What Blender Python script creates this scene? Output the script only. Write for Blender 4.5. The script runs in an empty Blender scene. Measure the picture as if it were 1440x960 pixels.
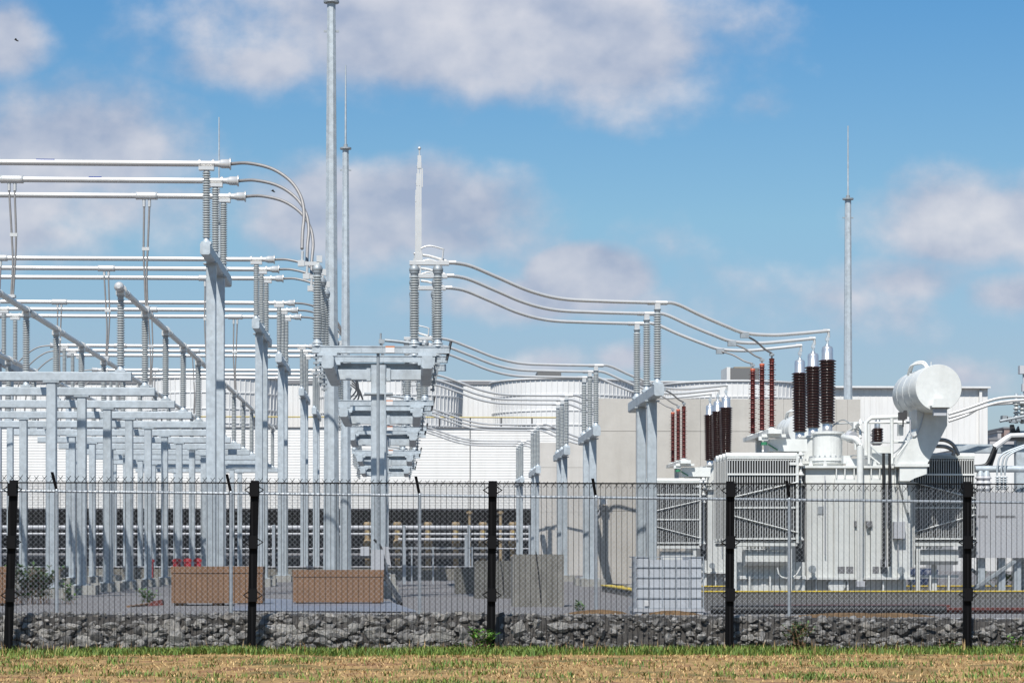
import bpy, math, random
from mathutils import Vector, noise
random.seed(7)
C = bpy.context.scene.collection
F = 3200.0; HZ = 780.0; HC = 1.32
TH = math.atan(143/3200.0); ST, CT = math.sin(TH), math.cos(TH)
YG = 0.25                                   # level of the gravel yard (lawn is 0)

def P(px, py, y):
    a = (px-720)/F; b = (HZ-py)/F
    dx, dy, dz = ST+CT*a, CT-ST*a, b
    s = y/dy
    return Vector((dx*s, y, HC+dz*s))
def X(px, y): return P(px, HZ, y).x
def Z(py, y, px=720): return P(px, py, y).z

# ------------------------------------------------------------------ materials
def nn(nt, t, **kw):
    n = nt.nodes.new(t)
    for k, v in kw.items():
        setattr(n, k, v)
    return n
TONE = .77            # all paints and metals a shade deeper, to suit the exposure
def mat(name, col, rough=0.5, metal=0.0, var=0.0, scale=4.0, bump=0.0, bscale=None, col2=None, spec=None, stretch=None, stain=0.0):
    col = tuple(c*TONE for c in col); col2 = tuple(c*TONE for c in col2) if col2 else None
    m = bpy.data.materials.new(name); m.use_nodes = True
    nt = m.node_tree; L = nt.links
    b = nt.nodes['Principled BSDF']
    b.inputs['Base Color'].default_value = (*col, 1)
    b.inputs['Roughness'].default_value = rough
    b.inputs['Metallic'].default_value = metal
    if spec is not None: b.inputs['Specular IOR Level'].default_value = spec
    if var or bump or col2 or stain:
        g = nn(nt, 'ShaderNodeNewGeometry')
        vec = g.outputs['Position']
        if stretch:
            mp = nn(nt, 'ShaderNodeMapping'); mp.inputs['Scale'].default_value = stretch
            L.new(vec, mp.inputs['Vector']); vec = mp.outputs['Vector']
        n = nn(nt, 'ShaderNodeTexNoise'); n.inputs['Scale'].default_value = scale; n.inputs['Detail'].default_value = 6
        n.inputs['Roughness'].default_value = 0.65
        L.new(vec, n.inputs['Vector'])
        r = nn(nt, 'ShaderNodeValToRGB')
        c1 = [max(0, c*(1-var)) for c in col]; c2 = list(col2) if col2 else [min(1, c*(1+var)) for c in col]
        r.color_ramp.elements[0].position = 0.32; r.color_ramp.elements[0].color = (*c1, 1)
        r.color_ramp.elements[1].position = 0.68; r.color_ramp.elements[1].color = (*c2, 1)
        L.new(n.outputs['Fac'], r.inputs['Fac'])
        out = r.outputs['Color']
        if stain:
            n3 = nn(nt, 'ShaderNodeTexNoise'); n3.inputs['Scale'].default_value = 1.0; n3.inputs['Detail'].default_value = 4
            mp3 = nn(nt, 'ShaderNodeMapping'); mp3.inputs['Scale'].default_value = (2.5, 2.5, 0.25)
            L.new(g.outputs['Position'], mp3.inputs['Vector']); L.new(mp3.outputs['Vector'], n3.inputs['Vector'])
            r3 = nn(nt, 'ShaderNodeValToRGB'); r3.color_ramp.elements[0].position = 0.45; r3.color_ramp.elements[1].position = 0.75
            r3.color_ramp.elements[0].color = (1, 1, 1, 1); r3.color_ramp.elements[1].color = (1-stain, 1-stain*1.05, 1-stain*1.15, 1)
            L.new(n3.outputs['Fac'], r3.inputs['Fac'])
            mx = nn(nt, 'ShaderNodeMix', data_type='RGBA', blend_type='MULTIPLY'); mx.inputs['Factor'].default_value = 1
            L.new(out, mx.inputs['A']); L.new(r3.outputs['Color'], mx.inputs['B']); out = mx.outputs['Result']
        L.new(out, b.inputs['Base Color'])
        if bump:
            n2 = nn(nt, 'ShaderNodeTexNoise'); n2.inputs['Scale'].default_value = bscale or scale; n2.inputs['Detail'].default_value = 5
            L.new(vec, n2.inputs['Vector'])
            bp = nn(nt, 'ShaderNodeBump'); bp.inputs['Strength'].default_value = bump; bp.inputs['Distance'].default_value = 0.05
            L.new(n2.outputs['Fac'], bp.inputs['Height']); L.new(bp.outputs['Normal'], b.inputs['Normal'])
    return m

def spangle(m, amt):
    nt = m.node_tree; L = nt.links; b = nt.nodes['Principled BSDF']; src = b.inputs['Base Color'].links[0].from_socket
    g = nn(nt,'ShaderNodeNewGeometry'); v = nn(nt,'ShaderNodeTexVoronoi'); v.inputs['Scale'].default_value = 11; L.new(g.outputs['Position'], v.inputs['Vector'])
    h = nn(nt,'ShaderNodeSeparateColor'); L.new(v.outputs['Color'], h.inputs[0])
    n = nn(nt,'ShaderNodeTexNoise'); n.inputs['Scale'].default_value = 1.3; n.inputs['Detail'].default_value = 8; n.inputs['Roughness'].default_value = .7; L.new(g.outputs['Position'], n.inputs['Vector'])
    ad = nn(nt,'ShaderNodeMath', operation='ADD'); L.new(h.outputs[0], ad.inputs[0])
    m2 = nn(nt,'ShaderNodeMath', operation='MULTIPLY'); L.new(n.outputs['Fac'], m2.inputs[0]); m2.inputs[1].default_value = 2.2; L.new(m2.outputs[0], ad.inputs[1])
    mr = nn(nt,'ShaderNodeMapRange'); L.new(ad.outputs[0], mr.inputs['Value']); mr.inputs['From Min'].default_value = .7; mr.inputs['From Max'].default_value = 2.4; mr.inputs['To Min'].default_value = 1-amt; mr.inputs['To Max'].default_value = 1+amt*.7
    x = nn(nt,'ShaderNodeMix', data_type='RGBA', blend_type='MULTIPLY'); x.inputs['Factor'].default_value = 1; L.new(src, x.inputs['A']); L.new(mr.outputs[0], x.inputs['B']); L.new(x.outputs['Result'], b.inputs['Base Color'])
M = {
 'galv':   mat('galvanised_steel', (.50,.555,.595), .5, .25, .13, 5.0, stain=.14),
 'galvd':  mat('galvanised_dark', (.34,.375,.40), .5, .3, .15, 6.0),
 'alu':    mat('bright_aluminium', (.70,.695,.68), .38, .4, .05, 3.0),
 'cable':  mat('stranded_aluminium', (.30,.29,.285), .5, .3, .1, 8.0),
 'insul':  mat('grey_porcelain', (.43,.455,.455), .30, 0, .06, 3.0),
 'black':  mat('dark_brown_porcelain', (.030,.010,.007), .16, 0, .15, 3.0, spec=.6),
 'red':    mat('red_silicone', (.17,.020,.015), .45, 0, .1, 3.0),
 'orange': mat('orange_red_cap', (.50,.10,.04), .5),
 'white':  mat('pale_transformer_paint', (.73,.745,.725), .36, 0, .03, 2.0, stain=.10),
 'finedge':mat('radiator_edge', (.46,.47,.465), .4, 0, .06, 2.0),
 'fin':    mat('radiator_fin_shade', (.020,.023,.025), .5, 0, .1, 2.0),  # shade between the fins is put into this near-black colour
 'silver': mat('silver_cap', (.74,.76,.78), .28, .75, .04, 5.0),
 'clad':   mat('white_cladding', (.75,.74,.72), .5, 0, .03, .3, stain=.08),
 'clad2':  mat('white_drum_cladding', (.74,.74,.735), .5, 0, .03, .5, stain=.06),
 'conc':   mat('beige_concrete', (.50,.475,.435), .85, 0, .07, .9, .1, 12, stain=.10),
 'conc2':  mat('pale_concrete', (.56,.535,.50), .85, 0, .07, .9, .1, 12, stain=.1),
 'concd':  mat('weathered_concrete', (.22,.21,.185), .9, 0, .25, 3.0, .25, 25, stain=.3),
 'concd2': mat('dark_concrete', (.13,.125,.11), .9, 0, .25, 3.0, .25, 25, stain=.3),
 'foot':   mat('footing_concrete', (.34,.335,.31), .9, 0, .2, 3.0, .2, 25),
 'gravel': mat('grey_gravel', (.20,.19,.19), .95, 0, .55, 16.0, .9, 40, col2=(.40,.385,.39)),
 'road':   mat('grey_asphalt', (.10,.096,.090), .9, 0, .15, 6.0, .3, 90),
 'yellow': mat('yellow_paint', (.74,.54,.05), .6, 0, .12, 8.0),
 'yelrail':mat('yellow_rail', (.48,.38,.12), .5),
 'kerb':   mat('kerb_concrete', (.14,.135,.125), .9, 0, .15, 4.0, .2, 25),
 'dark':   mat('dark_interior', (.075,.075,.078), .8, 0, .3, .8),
 'darkst': mat('dark_steel', (.07,.07,.075), .5, .3),
 'fence':  mat('black_fence_coating', (.005,.005,.006), .6, 0, spec=.12),
 'blackrub':mat('black_rubber', (.012,.012,.013), .5),
 'zinc':   mat('zinc_wire', (.66,.69,.72), .45, .2),
 'rail':   mat('zinc_pipe', (.46,.50,.54), .42, .35, .12, 9.0),
 'rock':   mat('grey_rock', (.24,.228,.212), .92, 0, .45, 6.0, .8, 20, col2=(.46,.44,.41)),
 'bolder': mat('pale_rock', (.28,.265,.245), .92, 0, .35, 4.0, .8, 16, col2=(.50,.475,.44)),
 'earth':  mat('dark_earth', (.12,.11,.10), .95, 0, .4, 5.0),
 'sand':   mat('orange_sand', (.36,.22,.11), .95, 0, .3, 8.0, .5, 20),
 'brown':  mat('brown_board', (.235,.125,.062), .75, 0, .13, 2.5, stain=.12),
 'plate':  mat('blue_grey_sheet', (.25,.275,.34), .45, .2, .14, 2.0),
 'wrap':   mat('translucent_white_plastic', (.56,.59,.635), .3, 0, .08, 4.0, stain=.12),
 'rust':   mat('red_primer_steel', (.16,.035,.026), .7, 0, .3, 6.0),
 'hyd':    mat('signal_red_paint', (.42,.02,.03), .45),
 'tan':    mat('tan_paint', (.34,.25,.14), .65, 0, .15, 3.0),
 'blue':   mat('blue_tape', (.03,.07,.30), .5),
 'lav':    mat('light_grey_enclosure', (.50,.51,.54), .45, 0, .04, 2.0, stain=.06),
 'hazeb':  mat('far_building', (.42,.40,.40), .8, 0, .12, .2),
 'roofg':  mat('grey_roofing', (.20,.20,.21), .8),
 'louv':   mat('grey_louvre', (.16,.16,.16), .6),
 'brick':  mat('far_brick', (.30,.22,.20), .8),
 'leaf':   mat('weed_leaf', (.11,.26,.035), .6, 0, .35, 12.0),
 'leafd':  mat('dark_leaf', (.06,.125,.03), .65, 0, .4, 9.0),
 'stem':   mat('dry_stem', (.23,.13,.07), .8),
 'green':  mat('green_sign', (.03,.20,.10), .5),
 'paper':  mat('white_sign', (.70,.70,.70), .5),
 'signor': mat('orange_sign', (.62,.20,.05), .5),
 'bluebox':mat('blue_drum', (.025,.04,.09), .5),
}

spangle(M['galv'], .12); spangle(M['galvd'], .12); spangle(M['white'], .07)
def stone(name, cols, lo, hi):
    m = bpy.data.materials.new(name); m.use_nodes = True; nt = m.node_tree; L = nt.links; b = nt.nodes['Principled BSDF']; b.inputs['Roughness'].default_value = .92
    g = nn(nt,'ShaderNodeNewGeometry'); r = nn(nt,'ShaderNodeValToRGB'); e = r.color_ramp.elements
    e[0].color = (*cols[0],1); e[1].color = (*cols[-1],1)
    for i, c in enumerate(cols[1:-1]): q = e.new((i+1)/(len(cols)-1)); q.color = (*c,1)
    L.new(g.outputs['Random Per Island'], r.inputs['Fac'])
    n = nn(nt,'ShaderNodeTexNoise'); n.inputs['Scale'].default_value = 14; n.inputs['Detail'].default_value = 7; n.inputs['Roughness'].default_value = .7; L.new(g.outputs['Position'], n.inputs['Vector'])
    r2 = nn(nt,'ShaderNodeValToRGB'); r2.color_ramp.elements[0].position = .35; r2.color_ramp.elements[0].color = (lo,lo,lo,1); r2.color_ramp.elements[1].position = .66; r2.color_ramp.elements[1].color = (hi,hi,hi,1); L.new(n.outputs['Fac'], r2.inputs['Fac'])
    x = nn(nt,'ShaderNodeMix', data_type='RGBA', blend_type='MULTIPLY'); x.inputs['Factor'].default_value = 1; L.new(r.outputs['Color'], x.inputs['A']); L.new(r2.outputs['Color'], x.inputs['B']); L.new(x.outputs['Result'], b.inputs['Base Color'])
    bp = nn(nt,'ShaderNodeBump'); bp.inputs['Strength'].default_value = .8; bp.inputs['Distance'].default_value = .03; L.new(n.outputs['Fac'], bp.inputs['Height']); L.new(bp.outputs['Normal'], b.inputs['Normal']); return m
M['rock'] = stone('grey_rock', [(.14,.134,.128),(.38,.36,.335),(.45,.425,.395),(.24,.23,.22),(.60,.57,.53),(.38,.345,.30)], .5, 1.3)
M['bolder'] = stone('pale_rock', [(.30,.285,.265),(.48,.455,.415)], .5, 1.3)

# ------------------------------------------------------------------ mesh builder
class MB:
    def __init__(s): s.v = []; s.f = []; s.sm = []
    def add(s, vs, fs, smooth=False):
        o = len(s.v); s.v += [tuple(v) for v in vs]
        s.f += [tuple(i+o for i in f) for f in fs]; s.sm += [smooth]*len(fs); return s
    def box(s, x0, x1, y0, y1, z0, z1):
        vs = [(x0,y0,z0),(x1,y0,z0),(x1,y1,z0),(x0,y1,z0),(x0,y0,z1),(x1,y0,z1),(x1,y1,z1),(x0,y1,z1)]
        return s.add(vs, [(0,3,2,1),(4,5,6,7),(0,1,5,4),(1,2,6,5),(2,3,7,6),(3,0,4,7)])
    def cbox(s, c, d): return s.box(c[0]-d[0]/2, c[0]+d[0]/2, c[1]-d[1]/2, c[1]+d[1]/2, c[2]-d[2]/2, c[2]+d[2]/2)
    def ring_sweep(s, rings, smooth, caps=True):
        n = len(rings[0]); o = len(s.v)
        for r in rings: s.v += [tuple(p) for p in r]
        for i in range(len(rings)-1):
            for k in range(n):
                a = o+i*n+k; b = o+i*n+(k+1) % n
                s.f.append((a, b, b+n, a+n)); s.sm.append(smooth)
        if caps:
            s.add(rings[0], [tuple(range(n-1, -1, -1))]); s.add(rings[-1], [tuple(range(n))])
        return s
    def tube(s, pts, r, n=8, caps=True, smooth=True):
        pts = [Vector(p) for p in pts]; rings = []
        rr = r if isinstance(r, (list, tuple)) else [r]*len(pts)
        u = None
        for i, p in enumerate(pts):
            t = (pts[min(i+1, len(pts)-1)]-pts[max(i-1, 0)]).normalized()
            if u is None:
                u = t.orthogonal().normalized()
                if abs(t.z) < .9: u = t.cross(Vector((0,0,1))).normalized()
            u = (u-t*u.dot(t)).normalized(); w = t.cross(u)
            rings.append([p+u*math.cos(2*math.pi*k/n)*rr[i]+w*math.sin(2*math.pi*k/n)*rr[i] for k in range(n)])
        return s.ring_sweep(rings, smooth, caps)
    def lathe(s, prof, n=14, c=(0,0,0), caps=True, smooth=True, a0=0):
        rings = [[(c[0]+r*math.cos(a0+2*math.pi*k/n), c[1]+r*math.sin(a0+2*math.pi*k/n), c[2]+z) for k in range(n)] for r, z in prof]
        return s.ring_sweep(rings, smooth, caps)
    def lathe_y(s, prof, n=32, c=(0,0,0), smooth=True):
        rings = [[(c[0]+r*math.cos(2*math.pi*k/n), c[1]+y, c[2]+r*math.sin(2*math.pi*k/n)) for k in range(n)][::-1] for r, y in prof]
        return s.ring_sweep(rings, smooth, True)
    def prism(s, poly, y0, y1):           # polygon in x,z extruded along y
        n = len(poly)
        vs = [(x, y0, z) for x, z in poly]+[(x, y1, z) for x, z in poly]
        fs = [tuple(range(n)), tuple(range(2*n-1, n-1, -1))]+[(i, i+n, (i+1) % n+n, (i+1) % n) for i in range(n)]
        return s.add(vs, fs)
    def hss(s, p0, p1, w, h, ch=.03):     # chamfered hollow-section bar; w across, h up
        p0 = Vector(p0); p1 = Vector(p1); t = (p1-p0).normalized()
        if abs(t.z) > .9: u = Vector((1,0,0)); v = Vector((0,1,0))
        else:
            u = t.cross(Vector((0,0,1))).normalized(); v = u.cross(t).normalized()
        a, b = w/2, h/2
        sec = [(-a+ch,-b),(a-ch,-b),(a,-b+ch),(a,b-ch),(a-ch,b),(-a+ch,b),(-a,b-ch),(-a,-b+ch)]
        rings = [[q+u*x+v*z for x, z in sec] for q in (p0, p1)]
        return s.ring_sweep(rings, False)
    def build(s, name, m, parent=None, origin=None):
        me = bpy.data.meshes.new(name)
        off = Vector((0,0,0))
        if parent is not None:
            q = parent
            while q is not None: off += q.location; q = q.parent
        elif origin is not None: off = Vector(origin)
        me.from_pydata([(x-off.x, y-off.y, z-off.z) for x, y, z in s.v], [], s.f)
        me.polygons.foreach_set('use_smooth', s.sm)
        me.materials.append(M[m] if isinstance(m, str) else m)
        me.update()
        o = bpy.data.objects.new(name, me); C.objects.link(o)
        if parent is not None: o.parent = parent
        elif origin is not None: o.location = origin
        return o

def split_build(mb, name, m, parent):
    """one object for each separate piece of the builder's mesh"""
    par = list(range(len(mb.v)))
    def find(a):
        while par[a] != a: par[a] = par[par[a]]; a = par[a]
        return a
    for f in mb.f:
        for i in f[1:]: par[find(i)] = find(f[0])
    isl = {}
    for i in range(len(mb.v)): isl.setdefault(find(i), []).append(i)
    bx = [[g, [min(mb.v[i][k] for i in g)-.012 for k in range(3)], [max(mb.v[i][k] for i in g)+.012 for k in range(3)]] for g in isl.values()]
    done = []
    while bx:
        a = bx.pop(); again = True
        while again:
            again = False
            for b in list(bx):
                if all(a[1][k] <= b[2][k] and b[1][k] <= a[2][k] for k in range(3)):
                    a = [a[0]+b[0], [min(p, q) for p, q in zip(a[1], b[1])], [max(p, q) for p, q in zip(a[2], b[2])]]
                    bx.remove(b); again = True
        done.append(a[0])
    out = []
    for g in done:
        st = set(g); mp = {}; n = MB()
        for i in sorted(g): mp[i] = len(n.v); n.v.append(mb.v[i])
        for f, sm in zip(mb.f, mb.sm):
            if f[0] in st: n.f.append(tuple(mp[i] for i in f)); n.sm.append(sm)
        out.append(n.build(name, m, parent))
    return out

def tag(o, label=None, cat=None, group=None, kind=None):
    if label: o['label'] = label
    if cat: o['category'] = cat
    if group: o['group'] = group
    if kind: o['kind'] = kind
    return o
def thing(name, loc, label, cat, group=None):
    o = bpy.data.objects.new(name, None); C.objects.link(o); o.location = loc
    o.empty_display_size = .2
    return tag(o, label, cat, group)
def copy_tree(o, parent=None):
    c = o.copy(); C.objects.link(c)
    if parent is not None: c.parent = parent
    for ch in list(o.children): copy_tree(ch, c)
    return c
def inst(src, parent, loc):               # copy of a ready part (with sub-parts) under another thing, world loc
    c = copy_tree(src, parent); c.location = Vector(loc)-parent.location
    return c
def smooth(pts, k=6):
    pts = [Vector(p) for p in pts]; out = []
    for i in range(len(pts)-1):
        p0 = pts[max(i-1,0)]; p1 = pts[i]; p2 = pts[i+1]; p3 = pts[min(i+2,len(pts)-1)]
        for j in range(k):
            t = j/k
            out.append(.5*((2*p1)+(p2-p0)*t+(2*p0-5*p1+4*p2-p3)*t*t+(3*p1-p0-3*p2+p3)*t**3))
    out.append(pts[-1]); return out
ORD = ['nearest', 'second', 'third', 'fourth', 'farthest']
PH = ['front', 'middle', 'rear']

# ------------------------------------------------------------------ insulator prototype (library parts, removed at the end)
def shed_profile(h, n, rc, rs, z0=0):
    p = h/n; out = []
    for i in range(n):
        z = z0+i*p
        out += [(rc, z), (rc, z+p*.28), (rs, z+p*.50), (rs*.985, z+p*.62), (rc*1.05, z+p*.92)]
    out.append((rc, z0+h)); return out
LIB = []
def make_insulator(h, n, rc, rs, matn, capr, capm='galv'):
    ins = MB().lathe(shed_profile(h-.2, n, rc, rs, .1), 16).build('insulator', matn)
    MB().lathe([(capr*1.35,0),(capr*1.35,.03),(capr,.035),(capr,.12)], 14).build('end_cap', capm, ins)
    MB().lathe([(capr,h-.12),(capr,h-.035),(capr*1.25,h-.03),(capr*1.25,h)], 14).build('end_cap', capm, ins)
    LIB.append(ins); return ins
INS = make_insulator(1.86, 27, .074, .107, 'insul', .075)
INS2 = make_insulator(1.74, 25, .080, .120, 'insul', .095)

# ------------------------------------------------------------------ portals (post + beam + three post insulators)
S = 2.6
def portal(x, y0, ztop, label, group, name='insulator_portal'):
    t = thing(name, (x, y0+2.7, YG), label, 'insulator portal', group)
    MB().hss((x, y0-.42, ztop-.15), (x, y0+6.5, ztop-.15), .25, .30, .035).build('beam', 'galv', t)
    for yy in (y0+1.35, y0+4.05):
        m = MB().hss((x, yy, YG+.25), (x, yy, ztop-.325), .25, .25, .02)
        m.box(x-.19, x+.19, yy-.19, yy+.19, ztop-.33, ztop-.30).box(x-.22, x+.22, yy-.22, yy+.22, YG+.25, YG+.285)
        m.build('column', 'galv', t)
        MB().box(x-.42, x+.42, yy-.42, yy+.42, YG-.3, YG+.25).build('footing', 'foot', t)
    for j in range(3):
        yy = y0+S*j
        MB().box(x-.13, x+.13, yy-.13, yy+.13, ztop-.002, ztop+.06).build('base_plate', 'galv', t)
        inst(INS, t, (x, yy, ztop+.06))
    return t
ROWY = [57.4, 75.9, 89.0, 107.5, 121.5]
BAYY = [57.4, 76.5, 91.0, 111.4, 127.5]
FRY = [55.3, 74.6, 89.7, 110.0, 126.0]
FRX = [0, -.19, -.31, -.45, -.63]
XR, XL = -5.11, -16.2
ZROW = 9.10; ZBUS = 11.13
ZG = 5.62; ZGB = 7.70
for k in range(5):
    portal(XR, ROWY[k], ZROW, f'tall grey twin-column portal at the right end of the {ORD[k]} high busbar row', 'tall busbar portals')
    if k >= 2:
        portal(XL, ROWY[k], ZROW, f'tall grey portal at the far left end of the {ORD[k]} high busbar row', 'tall busbar portals')
    portal(6.25, BAYY[k], ZG, ('short grey portal with three insulators standing left of the nearest transformer' if k == 0 else
            f'short grey portal with three insulators, {ORD[k]} in the line left of the concrete walls'), 'short cable portals')

# ------------------------------------------------------------------ high tubular busbars, droppers and end cables
LBX = [-7.2, -10.4, -13.6]          # low busbars (x)
ZLOW = 7.95
for k in range(5):
    for j in range(3):
        y = ROWY[k]+S*j
        x1 = -4.55; x0 = -16.8
        t = thing('tubular_busbar', (XR, y, ZBUS), f'long silver tubular busbar on the {PH[j]} insulators of the {ORD[k]} tall portal', 'busbar', 'high tubular busbars')
        MB().tube([(x0, y, ZBUS), (x1, y, ZBUS)], .078, 12).build('tube', 'alu', t)
        xd = LBX[2-j]
        MB().tube([(xd-.3,y,ZBUS),(xd-.29,y,ZBUS),(xd-.2,y,ZBUS),(xd+.2,y,ZBUS),(xd+.29,y,ZBUS),(xd+.3,y,ZBUS)], [.085,.11,.105,.105,.11,.085], 12).build('sleeve', 'alu', t)
        for xx, ss in ((XR, 1), (XL, -1)):
            m = MB().box(xx-.19, xx+.19, y-.10, y+.10, ZBUS-.165, ZBUS-.078)
            for q in (-.17, .17): m.tube([(xx+q-.025,y,ZBUS),(xx+q+.025,y,ZBUS)], .112, 12)
            m.build('clamp', 'alu', t)
        MB().tube([(x1-.28,y,ZBUS),(x1-.20,y,ZBUS),(x1-.18,y,ZBUS),(x1+.01,y,ZBUS),(x1+.02,y,ZBUS),(x1+.05,y,ZBUS)], [.08,.10,.115,.115,.15,.15], 12).build('end_fitting', 'alu', t)
        MB().tube([(x0+.28,y,ZBUS),(x0+.20,y,ZBUS),(x0+.0,y,ZBUS),(x0-.05,y,ZBUS)], [.08,.115,.115,.15], 12).build('end_fitting', 'alu', t)
        if k == 0 and j < 2:
            xa, xb = (X(51, y), X(77, y)) if j == 0 else (X(125, y), X(143, y))
            MB().box(xa, xb, y-.05, y+.05, ZBUS+.045, ZBUS+.083).build('tape_band', 'blue', t)
        # dropper pair
        d = thing('dropper_pair', (xd, y, ZLOW), f'pair of thin droppers hanging from the {PH[j]} busbar of the {ORD[k]} high row', 'dropper cable', 'droppers between high and low busbars')
        for sg in (-1, 1):
            sw = .05 if j == 1 else -.03
            MB().tube(smooth([(xd+sg*.075,y,ZBUS-.10),(xd+sg*.07,y,ZBUS-.35),(xd+sg*.055+sw,y,ZBUS-1.5),(xd+sg*.03+sw,y,ZBUS-2.2),(xd+sg*.025,y,ZLOW+.12)],4), .030, 6).build('conductor', 'cable', d)
            MB().tube([(xd+sg*.075,y,ZBUS-.09),(xd+sg*.073,y,ZBUS-.30)], .045, 8).build('lug', 'alu', d)
        MB().cbox((xd+(.05 if j == 1 else -.03)*.9, y, ZBUS-1.45), (.2,.06,.09)).build('spacer', 'alu', d)
        MB().box(xd-.09, xd+.09, y-.12, y+.12, ZLOW+.085, ZLOW+.16).build('clamp', 'alu', d)
        # right end cable into the disconnector jaw
        yf = FRY[k]+S*j; xj = -2.62+FRX[k]
        offs = [(0,0),(.45,-.03),(1.05,-.21),(1.52,-.55),(1.80,-.98),(1.90,-1.45),(1.88,-1.95),(xj+4.5,-2.40)]
        pts = [(x1+.05+a-.0, y+(yf-y)*(i/(len(offs)-1)), ZBUS+b) for i, (a, b) in enumerate(offs)]
        c = MB().tube(smooth(pts), .042, 8).build('end_cable', 'cable', origin=(x1, y, ZBUS))
        tag(c, f'curved grey cable at the right end of the {PH[j]} busbar in the {ORD[k]} high row', 'cable', 'curved end cables')
        if k >= 2:
            pts = [(x0-.05-a, y, ZBUS+b) for a, b in [(0,0),(.6,-.1),(1.2,-.5),(1.7,-1.1),(2.0,-2.0),(2.1,-3.2)]]
            c = MB().tube(smooth(pts), .034, 8).build('end_cable', 'cable', origin=(x0, y, ZBUS))
            tag(c, f'curved grey cable at the left end of the {PH[j]} busbar in the {ORD[k]} high row', 'cable', 'curved end cables')

# ------------------------------------------------------------------ low busbars receding on crossbeam stands
NLB = 13; LY0 = 57.0; LDY = 5.2
LN = ['nearest','second','third','fourth','fifth','sixth','seventh','eighth','ninth','tenth','eleventh','twelfth','farthest']
ZB = 5.86
for k in range(NLB):
    y = LY0+LDY*k
    t = thing('busbar_stand', (-10.5, y, YG), f'grey crossbeam stand with three insulators, {LN[k]} from the front under the low busbars', 'busbar stand', 'low busbar stands')
    MB().hss((-14.3, y, ZB-.115), (-6.93, y, ZB-.115), .24, .23, .02).build('crossbeam', 'galv', t)
    for xx in (-8.9, -12.22):
        m = MB().hss((xx, y, YG+.25), (xx, y, ZB-.262), .24, .24, .02)
        m.box(xx-.2, xx+.2, y-.15, y+.15, ZB-.262, ZB-.232).box(xx-.2, xx+.2, y-.2, y+.2, YG+.25, YG+.28)
        m.build('column', 'galv', t)
        MB().box(xx-.42, xx+.42, y-.42, y+.42, YG-.3, YG+.25).build('footing', 'foot', t)
    for xx in LBX:
        MB().box(xx-.13, xx+.13, y-.11, y+.11, ZB-.001, ZB+.05).build('base_plate', 'galv', t)
        inst(INS, t, (xx, y, ZB+.05))
        MB().box(xx-.10, xx+.10, y-.15, y+.15, ZB+1.91, ZLOW-.07).build('tube_clamp', 'alu', t)
for j, xx in enumerate(LBX):
    y0, y1 = LY0-.35, LY0+LDY*(NLB-1)+1.0
    t = thing('low_busbar', (xx, LY0, ZLOW), f'silver tube receding over the crossbeam stands, {["rightmost","middle","leftmost"][j]} of the three low busbars', 'busbar', 'low receding busbars')
    MB().tube([(xx,y0+.1,ZLOW),(xx,y1,ZLOW)], .082, 12).build('tube', 'alu', t)
    MB().tube([(xx,y0-.06,ZLOW),(xx,y0-.03,ZLOW),(xx,y0+.03,ZLOW),(xx,y0+.12,ZLOW)], [.05,.10,.125,.11], 14).build('end_ball', 'alu', t)
    for k in range(NLB):
        y = LY0+LDY*k
        m = MB().tube([(xx,y+.24,ZLOW),(xx,y+.30,ZLOW)], .118, 12).tube([(xx,y-.05,ZLOW),(xx,y+.05,ZLOW)], .11, 12)
        m.tube([(xx,y+1.15,ZLOW),(xx,y+1.5,ZLOW)], .092, 12)
        split_build(m, 'coupling', 'alu', t)

# ------------------------------------------------------------------ disconnector frames
def frame(k):
    dx = FRX[k]; y = FRY[k]; cx = -.80+dx
    t = thing('switch_frame', (cx, y+2.5, YG), f'grey T-shaped steel frame carrying three disconnectors, {ORD[k]} from the fence', 'switch frame', 'disconnector frames')
    for ax in (-1.99+dx, .41+dx):
        MB().hss((ax, y-.32, 5.975), (ax, y+5.55, 5.975), .29, .31, .045).build('arm', 'galv', t)
        m = MB()
        for j in range(3):
            yy = y+S*j
            m.box(ax-.22, ax+.22, yy-.13, yy+.13, 6.132, 6.205)
        split_build(m, 'saddle', 'galv', t)
    yc = y+2.25
    m = MB().hss((-1.845+dx, yc, 5.86), (cx-.2, yc, 5.86), .22, .26, .01).hss((cx+.2, yc, 5.86), (.265+dx, yc, 5.86), .22, .26, .01)
    m.box(cx-.30, cx-.2, yc-.16, yc+.16, 5.70, 6.02).box(cx+.2, cx+.30, yc-.16, yc+.16, 5.70, 6.02)
    m.build('crossbeam', 'galv', t)
    MB().box(-1.845+dx, .265+dx, y+2.80, y+2.83, 5.985, 6.20).build('web_plate', 'galv', t)
    m = MB().hss((cx, yc, YG+.3), (cx, yc, 6.1), .38, .38, .03)
    m.box(cx-.36, cx+.36, yc-.3, yc+.3, 5.36, 5.40).box(cx-.33, cx+.33, yc-.33, yc+.33, YG+.3, YG+.34)
    m.build('column', 'galv', t)
    MB().box(cx-.5, cx+.5, yc-.5, yc+.5, YG-.3, YG+.3).build('footing', 'foot', t)
    MB().tube([(cx+.02, y-.0, 6.2), (cx+.02, y-.0, 1.45)], .038, 10).build('drive_rod', 'galvd', t)
    MB().tube([(cx+.17, yc-.28, 5.6), (cx+.17, yc-.28, 1.6)], .025, 8).build('drive_rod', 'galv', t)
    b = MB().box(cx-.14, cx+.16, y-.16, y+.14, .86, 1.45).build('drive_box', 'lav', t)
    MB().box(cx-.15, cx+.15, yc-.35, y+.13, 1.0, 1.1).build('bracket', 'galv', t)
    return t
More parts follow.
